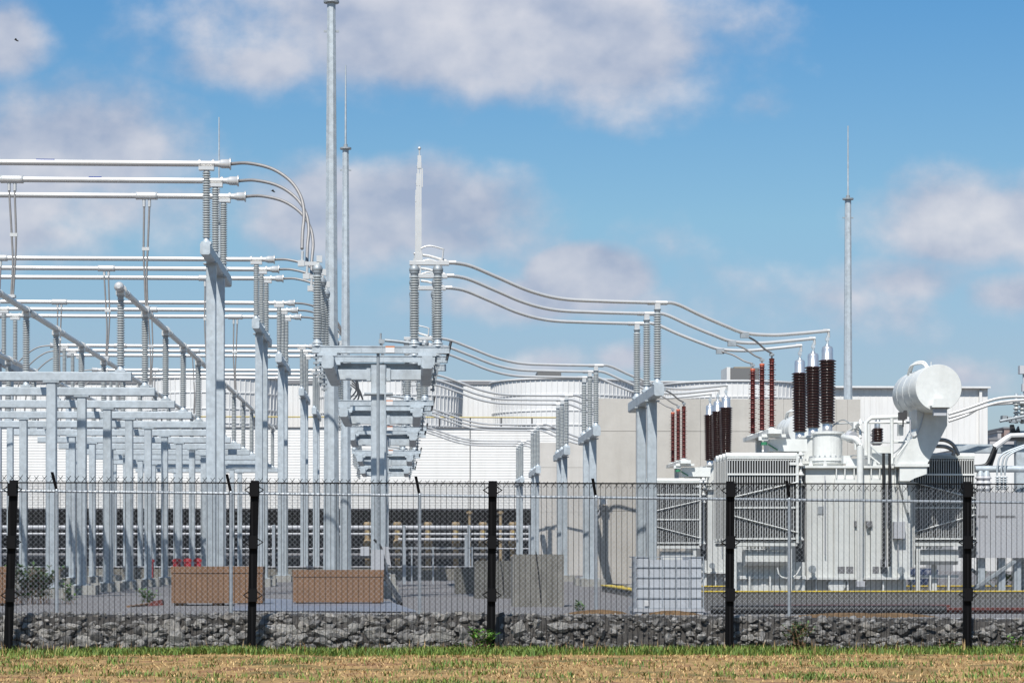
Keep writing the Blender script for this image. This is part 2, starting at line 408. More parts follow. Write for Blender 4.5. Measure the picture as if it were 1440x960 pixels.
def switch(k, j):
    dx = FRX[k]; y = FRY[k]+S*j; zt = 6.38
    t = thing('disconnector_switch', (dx-.7, y, 6.21), f'open disconnector on the {PH[j]} base of the {ORD[k]} switch frame, its blade raised', 'disconnector', 'open disconnectors')
    m = MB().box(-2.37+dx, .95+dx, y-.10, y+.10, 6.355, zt).box(-2.37+dx, .95+dx, y-.085, y-.07, 6.215, 6.355).box(-2.37+dx, .95+dx, y+.07, y+.085, 6.215, 6.355)
    m.box(-2.37+dx, .95+dx, y-.10, y+.10, 6.206, 6.222)
    for q in range(7): m.box(-2.2+dx+q*.5, -2.18+dx+q*.5, y-.095, y-.085, 6.23, 6.34)
    m.build('base_beam', 'galv', t)
    for xx in (-2.25, .10, .67):
        MB().lathe([(.13,zt),(.13,zt+.03),(.08,zt+.05),(.10,zt+.13)], 12, (xx+dx, y, 0)).build('pedestal', 'galv', t)
        inst(INS2, t, (xx+dx, y, zt+.06))
        MB().lathe([(.10,0),(.125,.03),(.13,.09),(.10,.15),(.06,.18)], 14, (xx+dx, y, zt+1.79)).build('insulator_head', 'galvd', t)
    z = zt+1.965
    MB().hss((-.02+dx,y,z+.055),(.94+dx,y,z+.055),.12,.11,.012).build('hinge_bar', 'alu', t)
    m = MB().tube([(.28+dx,y+.05,z+.26),(.45+dx,y+.05,z+.24),(.88+dx,y+.05,z+.12)], .035, 8)
    m.tube(smooth([(.26+dx,y-.03,z+.40),(.33+dx,y-.03,z+.44),(.5+dx,y-.03,z+.47),(.78+dx,y-.03,z+.40),(.80+dx,y-.03,z+.38)],4), .022, 6)
    m.tube([(.80+dx,y-.03,z+.40),(.77+dx,y-.03,z+.10)], .022, 6)
    m.build('link_arm', 'alu', t)
    bx = .22+dx-.008*S*j+[0,.11,.26,.2,.2][k]
    m = MB().box(bx-.052, bx-.006, y-.03, y+.03, z+.11, z+2.50).box(bx+.010, bx+.052, y-.03, y+.03, z+.11, z+2.50)
    m.box(bx-.075, bx+.075, y-.045, y+.045, z+.10, z+.30).box(bx-.045, bx+.045, y-.04, y+.04, z+2.35, z+2.66).box(bx-.06, bx+.06, y-.02, y+.02, z+.3, z+.34)
    m.lathe([(.001,0),(.03,.01),(.042,.04),(.03,.07),(.001,.08)], 10, (bx, y, z+2.80)).tube([(bx,y,z+2.64),(bx,y,z+2.82)], .018, 6)
    m.box(bx+.058, bx+.085, y-.02, y+.02, z+1.9, z+2.35)
    m.build('blade', 'alu', t)
    m = MB().box(-2.68+dx, -2.2+dx, y-.05, y+.05, z-.02, z+.07).box(-2.72+dx, -2.56+dx, y-.07, y+.07, z-.04, z+.10)
    m.tube([(-2.62+dx,y,z+.09),(-2.61+dx,y,z+.33)], .035, 8).box(-2.27+dx, -2.13+dx, y-.05, y+.05, z+.06, z+.22)
    m.build('jaw', 'alu', t)
    m = MB().tube([(-.62+dx,y+.25,zt+.17),(-.3+dx,y+.25,zt+.14),(.35+dx,y+.25,zt+.06)], .04, 8)
    m.tube([(-.72+dx,y+.25,zt+.02),(-.72+dx,y+.25,zt+.34)], .025, 6).cbox((-.70+dx,y+.25,zt+.14),(.14,.1,.1)).box(-.73+dx, -.62+dx, y+.02, y+.30, zt-.03, zt+.0)
    m.build('earthing_arm', 'galvd', t)
    if j == 0:
        MB().tube([(.99+dx,y-.02,zt+.13),(.88+dx,y-.02,zt-.34)], .035, 8).build('handle', 'darkst', t)
        p = MB().box(-.60+dx, -.38+dx, y-.108, y-.101, 6.215, 6.345).build('sign_plate', 'paper', t)
        MB().box(-.60+dx, -.38+dx, y-.108, y-.101, 6.346, 6.378).build('sign_band', 'signor', p)
    m = MB()
    for q in range(4):
        zz = 6.30-q*.13
        m.cbox((.68+dx-.03*q, y+.02, zz-.2), (.12,.10,.05)).cbox((-2.28+dx, y+.02, zz-.2), (.14,.1,.05))
    m.tube([(.63+dx,y+.02,6.18),(.60+dx,y+.02,5.66)], .025, 6).tube([(-2.28+dx,y+.02,6.18),(-2.28+dx,y+.02,5.66)], .025, 6)
    split_build(m, 'clevis', 'galvd', t)
    return t
for k in range(5):
    frame(k)
    for j in range(3): switch(k, j)

# long cables: switch -> short portal -> transformer
def cable_pts(k, j):
    pts = []
    px = [(632,369),(660,373.5),(700,390),(745,409),(790,420),(850,423.5),(925,422)]
    q = len(px)-1
    for i, (a, b) in enumerate(px):
        w = P(a, b, 55.3+(57.4-55.3)*i/q)
        y = FRY[k]+S*j+(BAYY[k]-FRY[k])*i/q
        dx = FRX[k]*(1-i/q)
        pts.append(Vector((w.x+dx, y, w.z)))
    pts[-1].x = 6.25; pts[-1].z = ZGB
    return pts
def cable_pts2(k, j):
    px = [(950,427),(985,443),(1020,458),(1047,468),(1085,471),(1120,469),(1164,465)]
    pts = [Vector((6.25, BAYY[k]+S*j, ZGB))]
    yb = BAYY[k]+1.6+2.1*j; q = len(px)
    for i, (a, b) in enumerate(px):
        w = P(a, b, 57.4+1.6*(i+1)/q)
        pts.append(Vector((w.x, BAYY[k]+S*j+(yb-BAYY[k]-S*j)*(i+1)/q, w.z)))
    return pts
for k in range(5):
    for j in range(3):
        a = cable_pts(k, j); b = cable_pts2(k, j)
        if k > 1: b = b[:5] if k != 2 else b
        t = thing('sagging_cable', a[-1], f'sagging silver cable from the {PH[j]} disconnector of the {ORD[k]} frame over the {ORD[k]} short portal', 'cable', 'sagging cables')
        pts = smooth(a+b[1:])
        MB().tube(pts, .046, 10).build('conductor', 'alu', t)
        g = a[-1]
        MB().tube([g+Vector((-.25,0,0)),g+Vector((.25,0,0))], .058, 10).cbox((g.x,g.y,g.z-.09),(.14,.1,.15)).build('clamp', 'alu', t)
        MB().tube([a[0]+Vector((-.08,0,.0)),a[0]+Vector((.16,0,0))], .055, 8).build('lug', 'alu', t)
        if k < 2:
            e = b[-1]
            MB().tube([e+Vector((-.12,0,0)),e+Vector((.05,0,0))], .05, 8).tube([e+Vector((.02,0,.03)),e+Vector((.03,0,-.17))], .035, 8).build('lug', 'alu', t)
            # tap to the surge arrester
            tp = b[4]; ya = BAYY[k]+1.6+1.65*j
            en = Vector((9.42, ya, 6.58))
            MB().tube(smooth([tp+Vector((-.02,0,-.05)), tp*.6+en*.4+Vector((0,0,.0)), tp*.25+en*.75+Vector((0,0,-.03)), en]), .026, 6).build('tap_wire', 'cable', t)
            MB().cbox((tp.x, tp.y, tp.z-.06), (.22,.12,.14)).build('tap_clamp', 'galvd', t)

# ------------------------------------------------------------------ transformer
def transformer(label):
    Y = 57.4
    t = thing('power_transformer', (11.3, 59.5, YG), label, 'transformer', 'power transformers')
    x0, x1 = X(1133,Y), X(1280,Y); yb = 63.6; zr = Z(656,Y); zb = .76
    tank = MB().box(x0, x1, Y, yb, zb, zr-.02).build('tank', 'white', t)
    MB().box(x0-.09, x1+.09, Y-.13, yb+.1, zr-.02, zr+.035).build('rim_flange', 'white', tank)
    MB().box(x0-.12, x1+.1, Y-.12, yb+.1, zb-.06, zb+.0).build('base_flange', 'white', tank)
    m = MB()
    for a, b in ((1173,1204),(1223,1243)):
        m.box(X(a,Y), X(b,Y), Y-.09, Y, zb+.001, zr-.28)
    m.build('stiffener', 'white', tank)
    m = MB()
    for q in (1175,1187,1200,1211,1224,1236,1243,1258,1270): m.box(X(q,Y)-.012, X(q,Y)+.012, Y-.115, Y, zr-.28 if q < 1245 else zr-.5, zr-.02)
    split_build(m, 'gusset', 'white', tank)
    m = MB()
    for a, b, c, d in ((1177,1187,796,806),(1189,1199,796,806),(1226,1235,796,806),(1237,1246,796,806)):
        m.box(X(a,Y), X(b,Y), Y-.094, Y-.088, Z(d,Y), Z(c,Y))
    for a, b, c, d in ((1200,1206,732,740),(1217,1225,732,740)):
        m.box(X(a,Y), X(b,Y), Y-.16, Y-.04, Z(d,Y), Z(c,Y))
    split_build(m, 'vent', 'roofg', tank)
    # skid
    m = MB().box(x0+.05, x1-.05, Y+.25, Y+.55, YG-.05, zb-.06).box(x0+.05, x1-.05, yb-.6, yb-.3, YG-.05, zb-.06)
    for q in (1148,1192,1242,1272): m.box(X(q,Y)-.02, X(q,Y)+.02, Y-.02, Y+.3, YG+.05, zb-.06)
    m.lathe_y([(.2,0),(.24,.03),(.24,.1),(.12,.14)], 20, (X(1177,Y), Y-.02, YG+.30))
    split_build(m, 'skid', 'white', t)
    # radiators: four packs in depth on each side
    for side, (pa, pb) in enumerate(((1024,1121),(1283,1371))):
        yf = 56.6 if side == 0 else 58.2; xa, xb = X(pa,yf), X(pb,yf); zt = Z(637,yf); zl = Z(760,yf)
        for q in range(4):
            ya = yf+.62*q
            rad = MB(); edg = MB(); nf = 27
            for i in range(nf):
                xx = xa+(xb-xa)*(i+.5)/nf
                rad.box(xx-.017, xx+.017, ya+.012, ya+.60, zl, zt-.12)  # fin bodies coloured as shade, behind the pale front edges
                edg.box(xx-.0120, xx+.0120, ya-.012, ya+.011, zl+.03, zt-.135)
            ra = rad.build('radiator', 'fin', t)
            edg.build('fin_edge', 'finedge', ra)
            if side == 0:
                e2 = MB()
                for yy2 in (ya+.02, ya+.31, ya+.58): e2.box(xa-.035, xa-.012, yy2-.012, yy2+.04, zl+.03, zt-.12)
                split_build(e2, 'side_rib', 'finedge', ra)
            h = MB().tube([(xa-.03,ya+.23,zt-.03),(xb+.03,ya+.23,zt-.03)], .07, 10).tube([(xa-.03,ya+.23,zl+.02),(xb+.03,ya+.23,zl+.02)], .05, 10)
            h.tube([(xa,ya+.05,zt-.16),(xb,ya+.05,zt-.16)], .02, 6)
            h.box(xa-.02, xb+.02, ya+.06, ya+.60, zt-.119, zt-.09).box(xa-.02, xb+.02, ya+.1, ya+.58, zl-.03, zl-.001)
            split_build(h, 'header', 'white', ra)
            if q == 0:
                br = MB(); yy = ya-.02
                for py in (666,713,757): br.box(xa-.02, xb+.02, yy-.025, yy, Z(py,yf)-.022, Z(py,yf)+.022)
                s0, s1 = (xa, xb) if side == 0 else (xb, xa)
                br.tube([(xa,yy-.03,Z(700,yf)),(xb,yy-.03,Z(677,yf))] if side == 0 else [(xa,yy-.03,Z(677,yf)),(xb,yy-.03,Z(700,yf))], .02, 6)
                br.tube([(xa,yy-.03,Z(723,yf)),(xb,yy-.03,Z(748,yf))] if side == 0 else [(xa,yy-.03,Z(748,yf)),(xb,yy-.03,Z(723,yf))], .02, 6)
                if side == 0: br.box(xb-.2, xb-.02, yy-.03, yy-.01, Z(653,yf), Z(649,yf))
                br.box(xa-.03, xa+.03, yy-.02, yy+.04, zl-.05, zt) if side else br.box(xb-.03, xb+.03, yy-.02, yy+.04, zl-.05, zt)
                br.build('brace', 'white', ra)
        fr = MB().box(xa, xb, yf, yf+.08, zl-.13, zl-.05).box(xa, xb, yf+2.3, yf+2.4, zl-.13, zl-.05)
        fr.tube([(xb if side == 0 else xa, yf+1.3, zt-.05), ((x0 if side == 0 else x1), yf+1.3, zt-.05)], .07, 10)
        fr.tube([(xb if side == 0 else xa, yf+1.3, zl+.05), ((x0 if side == 0 else x1), yf+1.3, zl+.05)], .07, 10)
        for q in (0.1, .9): fr.box(xa+(xb-xa)*q-.05, xa+(xb-xa)*q+.05, yf+.05, yf+.15, YG, zl-.13)
        split_build(fr, 'radiator_frame', 'white', t)
        fx = (xa+xb)/2+(.12 if side == 0 else -.1)
        fan = MB().hss((fx-.53,yf+.45,zl-.42),(fx+.53,yf+.45,zl-.42),.55,.40,.10).build('fan', 'white', t)
        for q in range(7): MB().box(fx-.5+q*.09, fx-.45+q*.09, yf+.16, yf+.19, zl-.20, zl-.14).build('fan_tab', 'white', fan)
        sk = MB().box(xa+.1, xb+.3 if side == 0 else xb-.3, yf+.5, yf+.6, .72, .80)
        for q in (.05,.35,.65,.95): sk.box(xa+(xb-xa)*q-.02, xa+(xb-xa)*q+.02, yf+.45, yf+.6, YG, .80)
        sk.box(fx-.06, fx+.06, yf+.6, yf+.7, YG, zl-.56)
        if side == 0: sk.box(xa+.05, xb+.3, yf+.62, yf+.7, YG-.05, 1.14)
        sk.build('base_frame', 'white', t)
    # valve column and hoses between radiator and tank
    xa = X(1127,57); m = MB()
    for py in (640,655,668,682,760): m.lathe([(.06,0),(.09,.01),(.09,.05),(.05,.06),(.05,.11)], 10, (xa, 57.1, Z(py,57)))
    m.tube([(xa,57.1,1.5),(xa,57.1,Z(640,57))], .03, 8)
    m.build('valve', 'white', t)
    MB().box(X(1122,57.3), X(1133,57.3)-.01, 57.5, 57.6, YG, 3.4).build('gap_shade_sheet', 'darkst', t)  # dark sheet added as the shade in the gap beside the tank
    hp = [P(1093,797,56.9),P(1096,808,56.9),P(1103,812,56.9),P(1113,812,56.9),P(1121,806,56.9),P(1126,796,56.9)]
    MB().tube(smooth(hp), .022, 6).build('hose', 'white', t)
    # HV turrets with bushings
    for j in range(3):
        yy = 59+2.1*j; xx = 10.88
        tu = MB().lathe([(.36,zr-.05),(.40,zr+.12),(.46,zr+.16),(.46,zr+.22),(.49,zr+.22),(.49,zr+.30),(.385,zr+.30),(.385,zr+.92),(.43,zr+.92),(.43,zr+.98),(.2,zr+1.0)], 28, (xx,yy,0), smooth=False).build('turret', 'white', t)
        bl = MB().lathe([(.435,zr+.299),(.475,zr+.299),(.475,zr+.308),(.435,zr+.308)], 28, (xx,yy,0), smooth=False)
        for q in range(20):
            a = q*math.pi/10
            bl.lathe([(.022,0),(.022,.05)], 6, (xx+.455*math.cos(a), yy+.455*math.sin(a), zr+.30))
        bl.build('bolt_ring', 'silver', tu)
        z = zr+.98
        bu = MB().lathe([(r*(1+.18*(zz-z-.22)/1.66), zz) for r, zz in shed_profile(1.66, 22, .155, .203, z+.22)], 20, (xx,yy,0)).build('bushing', 'black', t)
        MB().lathe([(.20,z),(.20,z+.02),(.13,z+.03),(.13,z+.22)], 18, (xx,yy,0)).build('bushing_neck', 'silver', bu)
        MB().lathe([(.165,z+1.87),(.165,z+1.90),(.15,z+1.91),(.15,z+2.17),(.13,z+2.22),(.05,z+2.26),(.05,z+2.30)], 20, (xx,yy,0)).build('bushing_cap', 'silver', bu)
        MB().tube([(xx,yy,z+2.28),(xx+.01,yy,z+2.42),(xx-.0,yy,z+2.52)], .03, 8).cbox((xx,yy,z+2.42),(.1,.06,.08)).build('terminal', 'galv', bu)
    # surge arresters on their bracket
    for j in range(3):
        yy = 59+1.65*j; xx = 9.42
        pr = []
        n = 26; h = 1.72; z0 = 4.66
        for i in range(n):
            z = z0+h*i/n; rs = .115 if i % 2 == 0 else .09
            pr += [(.06,z),(.06,z+h/n*.40),(rs,z+h/n*.46),(rs,z+h/n*.58),(.06,z+h/n*.68)]
        pr.append((.06,z0+h))
        ar = MB().lathe(pr, 14, (xx,yy,0)).build('surge_arrester', 'red', t)
        MB().lathe([(.062,z0+h),(.07,z0+h+.01),(.07,z0+h+.06),(.02,z0+h+.07)], 12, (xx,yy,0)).build('arrester_cap', 'orange', ar)
        MB().tube([(xx,yy,z0+h+.05),(xx,yy,z0+h+.18)], .025, 8).cbox((xx,yy,z0+h+.16),(.12,.08,.06)).build('arrester_terminal', 'galvd', ar)
        MB().lathe([(.16,z0-.09),(.16,z0-.06),(.09,z0-.05),(.07,z0)], 12, (xx,yy,0)).build('arrester_foot', 'white', ar)
    m = MB().box(9.25, 9.60, 58.5, 63.0, 4.46, 4.57).box(9.12, 9.75, 58.75, 59.25, 4.38, 4.46)
    m.box(9.05, 9.3, 58.8, 58.9, 4.30, 4.40)
    m.box(9.35, x0+.3, 58.9, 59.9, 4.02, 4.34).box(9.4, 9.55, 61.5, 61.7, 3.5, 4.46).box(9.4, x0+.2, 61.5, 61.7, 3.6, 3.75)
    m.box(9.5, 9.62, 59.2, 59.4, 3.5, 4.1)
    m.build('arrester_bracket', 'white', t)
    MB().lathe([(.09,4.18),(.09,4.26)], 10, (9.2,58.9,0)).tube([(9.3,58.85,4.2),(9.55,58.85,4.05)], .02, 6).build('counter', 'green', t)
    MB().box(x0-.35, x0+.25, 59.7, 61.0, zr, 4.28).build('cable_chamber', 'white', t)
    # conservator
    cx, cz = X(1320,56.2), Z(543,56.2); R = .585
    co = MB().lathe_y([(R*.985,0),(R,.02),(R,2.72),(R*.98,2.75)], 48, (cx, 56.2, cz)).build('conservator', 'white', t)
    m = MB()
    for q in (.75, 1.5, 2.2): m.lathe_y([(R+.006,q),(R+.006,q+.03)], 48, (cx,56.2,cz))
    split_build(m, 'band', 'white', co)
    m = MB().prism([(cx-.16,cz-.40),(cx-.12,cz-.28),(cx+.14,cz-.28),(cx+.19,cz-.40),(cx+.27,cz-.47),(cx+.22,cz-.50),(cx-.21,cz-.50),(cx-.23,cz-.45)], 55.98, 56.2)
    m.build('gauge_hood', 'white', co)
    MB().box(cx-.15, cx+.17, 56.08, 56.21, cz-.70, cz-.50).build('gauge', 'lav', co)
    m = MB().tube(smooth([(cx-.35,57.8,cz+.50),(cx-.30,57.6,cz+.72),(cx-.1,57.4,cz+.74),(cx,57.3,cz+.58)]), .03, 6)
    m.tube(smooth([(cx-.42,57.8,cz+.44),(cx-.38,57.6,cz+.66),(cx-.15,57.4,cz+.70),(cx-.05,57.3,cz+.58)]), .03, 6).tube([(cx-.1,56.6,cz+.57),(cx-.1,56.6,cz+.68)], .012, 6)
    split_build(m, 'top_pipe', 'white', co)
    Yp = 57.15
    def q(a, b): p = P(a, b, Yp); return (p.x, p.z)
    m = MB().prism([q(1262,652),q(1304,652),q(1332,598),q(1332,566),q(1289,566),q(1290,602)], Yp, Yp+.9)
    m.build('conservator_stand', 'white', t)
    m = MB().prism([q(1258,656),q(1306,656),q(1306,652),q(1258,652)], Yp-.06, Yp+.2)
    m.prism([q(1265,656),q(1303,656),q(1303,666),q(1286,672),q(1279,676),q(1265,676)][::-1], Yp-.02, Yp+.22)
    m.prism([q(1265,676),q(1275,676),q(1280,720),q(1277,720)][::-1], Yp+.05, Yp+.22)
    m.build('stand_foot', 'white', t)
    MB().tube(smooth([q3 for q3 in (P(1300,578,Yp-.03),P(1294,600,Yp-.03),P(1288,612,Yp-.03),P(1281,610,Yp-.03),P(1280,590,Yp-.03))]), .014, 6).build('gauge_cable', 'lav', t)
    # big oil pipe on the front
    pp = [(X(1197,57.0),58.0,Z(612,57.6)),(X(1199,57.0),57.5,Z(614,57.2)),(X(1206,57.0),57.2,Z(616,57)),(X(1210,57),57.15,Z(624,57)),(X(1211,57),57.15,Z(640,57)),(X(1211,57),57.15,.62)]
    op = MB().tube(smooth(pp,5), .082, 14).build('oil_pipe', 'white', t)
    MB().tube([(X(1196,57.6),57.7,Z(612,57.5)),(X(1199,57.6),57.55,Z(613,57.3))], .15, 16).build('pipe_flange', 'lav', op)
    MB().box(X(1206,57), X(1217,57), 57.05, 57.25, .52, .66).build('pipe_foot', 'lav', op)
    # pipe rack on the cover
    def tb(l, r): m.tube([P(a, b, c) for a, b, c in l], r, 8)
    m = MB()
    tb([(1218,640,57.8),(1218,594,57.8),(1225,587,57.8),(1262,586,57.8)], .06)
    tb([(1222,652,57.6),(1222,596,57.6)], .035); tb([(1254,652,57.6),(1254,588,57.6)], .045)
    tb([(1222,594,58),(1280,594,58)], .03); tb([(1172,596,60),(1218,593,58.2)], .022)
    tb([(1185,612,59),(1203,600,58.4)], .035); tb([(1203,600,58.4),(1210,594,58)], .05); tb([(1203,602,58.4),(1203,632,58.4)], .03)
    tb([(1210,590,58.4),(1210,616,58.2)], .04); tb([(1254,620,57.7),(1280,620,57.7)], .018); tb([(1218,622,58.2),(1285,622,58.2)], .018)
    tb([(1222,640,57.6),(1237,652,57.6)], .025); tb([(1262,640,57.3),(1276,622,57.3)], .02)
    m.cbox(P(1205,598,58.4),(.22,.2,.16)); m.cbox(P(1201,650,57.8),(.3,.3,.18)); m.cbox(P(1190,646,57.8),(.2,.3,.2)); m.cbox(P(1266,604,57.8),(.12,.2,.3))
    m.build('pipework', 'white', t)
    m = MB().box(X(1222,59), X(1250,59), 58.6, 60.5, zr, Z(626,58.6)).build('cover_box', 'white', t)
    for i in range(3):
        xx = X(1228+i*4,59.6); yy = 59+.45*i
        b = MB().lathe([(r, zz) for r, zz in shed_profile(.40, 6, .11, .15, Z(622,58.9))], 14, (xx,yy,0)).build('low_bushing', 'black', t)
        MB().lathe([(.06,Z(622,58.9)+.4),(.06,Z(622,58.9)+.62),(.03,Z(622,58.9)+.66)], 10, (xx,yy,0)).build('bushing_cap', 'silver', b)
    m = MB().cbox(P(1268,585,57.4),(.16,.16,.2)).cbox(P(1273,583,57.6),(.08,.1,.22)).tube([P(1270,588,57.4),P(1270,600,57.4)], .02, 6)
    m.build('relay', 'darkst', t)
    m = MB()
    for q2 in (1242.5, 1251): m.tube([P(q2,637,57.15),P(q2,718,57.15),P(q2,772,57.15),P(q2,796,57.15)], .037, 8)
    m.build('control_cable', 'blackrub', t)
    MB().box(X(1240,57.1), X(1249,57.1), 57.16, 57.3, Z(797,57.1), Z(786,57.1)).build('junction_box', 'lav', t)
    # small fittings on the tank front
    for q2, a, b in ((1160,668,780),(1248,676,735),(1263,690,790)):
        MB().tube([P(q2,a,57.3),P(q2,b,57.3)], .014, 6).build('conduit', 'lav', tank)
    for q2 in (1140,1160,1192,1230,1268):
        MB().prism([(X(q2,Y)-.05,zr+.034),(X(q2,Y)+.05,zr+.034),(X(q2,Y)+.03,zr+.16),(X(q2,Y)-.03,zr+.16)], Y-.03, Y+.0).build('lifting_lug', 'white', tank)
    MB().box(X(1150,Y), X(1158,Y), Y-.02, Y-.001, Z(722,Y), Z(711,Y)).build('nameplate', 'silver', tank)
    MB().tube([P(1143,800,57.35),P(1143,800,57.1)], .05, 10).lathe_y([(.10,0),(.10,.02)], 14, (X(1143,57),57.06,Z(800,57))).build('drain_valve', 'galvd', tank)
    MB().tube([P(1268,802,57.35),P(1268,802,57.1)], .05, 10).lathe_y([(.10,0),(.10,.02)], 14, (X(1268,57),57.06,Z(802,57))).build('drain_valve', 'galvd', tank)
    MB().cbox(P(1264,745,57.28),(.28,.2,.42)).build('control_box', 'lav', tank)
    m = MB()
    for l in ([(1188,648,58.6),(1200,640,58.4),(1216,644,58.2),(1238,648,58.2)],[(1170,600,59.4),(1186,590,59.2),(1206,604,58.6),(1226,612,58.2)],[(1225,628,58.2),(1240,640,58),(1258,636,57.8),(1270,624,57.7)]):
        m.tube(smooth([P(*q3) for q3 in l]), .014, 6)
    for i2, q3 in enumerate(split_build(m, 'wiring', 'galvd', t)): pass
    # stepped gear between tank and right radiator
    MB().box(x1-.02, x1+.25, 58.0, 60.0, 1.0, 3.2).build('side_duct', 'white', t)
    return t
T1 = transformer('pale grey transformer nearest the fence, with a round conservator drum and black bushings')
T2 = copy_tree(T1); T2.location.y += BAYY[1]-BAYY[0]
T2['label'] = 'pale grey transformer partly hidden behind the nearest one, in front of the beige concrete wall'

# cable bows over the right radiator
tt = thing('bow_conduit', P(1345,640,57.4), 'pair of bent grey conduits arching over the shaded right radiator', 'conduit')
for o in (0, 1):
    MB().tube(smooth([P(1315,618+o*9,57.9),P(1330,619+o*9,57.9),P(1341,626+o*8,57.9),P(1348-o*8,640,57.9)]), .05, 8).build('pipe', 'cable', tt)

# ------------------------------------------------------------------ right-hand low-voltage stand
Yq = 60.5
t = thing('cable_stand', P(1432,830,Yq), 'blue-grey steel column stand with black bracket and small insulators at the right edge', 'cable stand')
xc = X(1433.5,Yq)
MB().hss((xc,Yq,YG),(xc,Yq,Z(604,Yq)), .24,.24,.02).build('column', 'galv', t)
MB().box(X(1345,Yq), X(1480,Yq), Yq+.15, Yq+.3, Z(634,Yq), Z(625,Yq)).box(X(1345,Yq), X(1480,Yq), Yq+.31, Yq+.4, Z(627,Yq), Z(622,Yq)).build('beam', 'galv', t)
MB().prism([(X(1417,Yq),Z(618,Yq)),(X(1480,Yq),Z(618,Yq)),(X(1480,Yq),Z(607,Yq)),(X(1430,Yq),Z(607,Yq)),(X(1428,Yq),Z(598,Yq)),(X(1424,Yq),Z(606,Yq)),(X(1421,Yq),Z(596,Yq)),(X(1417,Yq),Z(596,Yq))], Yq-.35, Yq-.2).build('bracket', 'blackrub', t)
for i, q in enumerate((1425,1436,1447)):
    ins = MB().lathe(shed_profile(.55,5,.05,.09,Z(594,Yq)+.0), 12, (X(q,Yq),Yq-.3+.2*i,0)).build('insulator', 'insul', t)
    MB().lathe([(.1,Z(594,Yq)+.55),(.1,Z(594,Yq)+.63),(.05,Z(594,Yq)+.65),(.05,Z(594,Yq)+.8)], 12, (X(q,Yq),Yq-.3+.2*i,0)).build('clamp', 'galv', ins)
m = MB()
for q in (1412,1418,1424,1430,1438): m.cbox(P(q,591-abs(q-1424)*.3,Yq-.3),(.14,.25,.12))
m.tube([P(1406,592,Yq-.4),P(1440,585,Yq-.4)], .04, 8)
m.build('linkage', 'galvd', t)
MB().cbox(P(1438,520,Yq),(.2,.2,.22)).tube([P(1440,525,Yq),P(1441,560,Yq)], .04, 8).cbox(P(1440,545,Yq),(.12,.12,.2)).build('surge_cap', 'lav', t)
MB().tube([P(1398,629,Yq-.3),P(1421,612,Yq-.3),P(1450,611,Yq-.3)], .085, 10, smooth=False).build('cable_duct', 'paper', t)
t = thing('black_cables', P(1390,650,Yq), 'bundle of black cables drooping from a white duct beside the shaded radiator', 'cable')
for i, l in enumerate(([(1399,628),(1392,645),(1385,654),(1368,656)],[(1401,628),(1396,645),(1391,658),(1388,662)],[(1402,627),(1398,640),(1394,652),(1392,662)])):
    MB().tube(smooth([P(a,b,Yq-.35+.1*i) for a,b in l]), .05, 8).build('cable', 'blackrub', t)
t = thing('horizontal_tube', P(1400,657,Yq-.8), 'thick silver horizontal tube on stubby insulators above the grey enclosure', 'busbar')
MB().tube([(X(1371,Yq-.8),Yq-.8,Z(658,Yq-.8)),(X(1500,Yq-.8),Yq-.8,Z(658,Yq-.8))], .09, 12).build('tube', 'galv', t)
for q in (1378.5,1387):
    i1 = MB().lathe(shed_profile(.42,3,.10,.14,Z(690,Yq-.8)), 14, (X(q,Yq-.8),Yq-.8,0)).build('insulator', 'lav', t)
    MB().lathe([(.11,Z(690,Yq-.8)+.42),(.08,Z(690,Yq-.8)+.55)], 12, (X(q,Yq-.8),Yq-.8,0)).build('end_cap', 'galv', i1)
for i, q in enumerate((1402,1408,1413)):
    MB().lathe(shed_profile(.36,6,.03,.07,Z(688,Yq-.8)), 10, (X(q,Yq-.9),Yq-.95,0)).tube(smooth([P(q,668,Yq-.95),P(q+1,655,Yq-.95),P(q+8,638,Yq-.95),P(q+40,625,Yq-.95)]), .025, 6).build('small_post', 'galv', t)
t = thing('grey_enclosure', P(1405,830,59.2), 'light grey rectangular enclosure on crossed legs at the right edge', 'enclosure')
ye = 59.2
MB().box(X(1373,ye), X(1520,ye), ye, ye+2.0, Z(784,ye), Z(691,ye)).build('cabinet', 'lav', t)
m = MB()
for a, b in ((1375,1389),(1400,1428),(1440,1460)): m.box(X(a,ye), X(b,ye), ye-.006, ye, Z(727,ye), Z(724,ye))
m.build('slot', 'roofg', t)
for q in (1383,1412,1434,1470): MB().box(X(q,ye)-.09, X(q,ye)+.09, ye+.2, ye+.4, YG, Z(784,ye)).build('leg', 'galv', t)
MB().hss(P(1368,828,ye+.1),P(1428,788,ye+.1),.12,.1,.01).hss(P(1366,800,ye+.5),P(1398,824,ye+.5),.1,.08,.01).build('brace', 'galvd', t)
# three conductors to the right stand
for i, l in enumerate(([(1334,582),(1360,574),(1395,562),(1420,558),(1445,558)],[(1334,587),(1362,579),(1395,568),(1418,564),(1445,562)],[(1334,592),(1360,583),(1378,573),(1400,568),(1445,566)])):
    tag(MB().tube(smooth([P(a,b,59.5+.4*i) for a,b in l]), .04, 8).build('jumper_cable', 'alu', origin=P(1334,585,59.5)),
        f'silver cable from behind the conservator to the right edge, {["top","middle","lowest"][i]} of three', 'cable', 'cables right of the conservator')

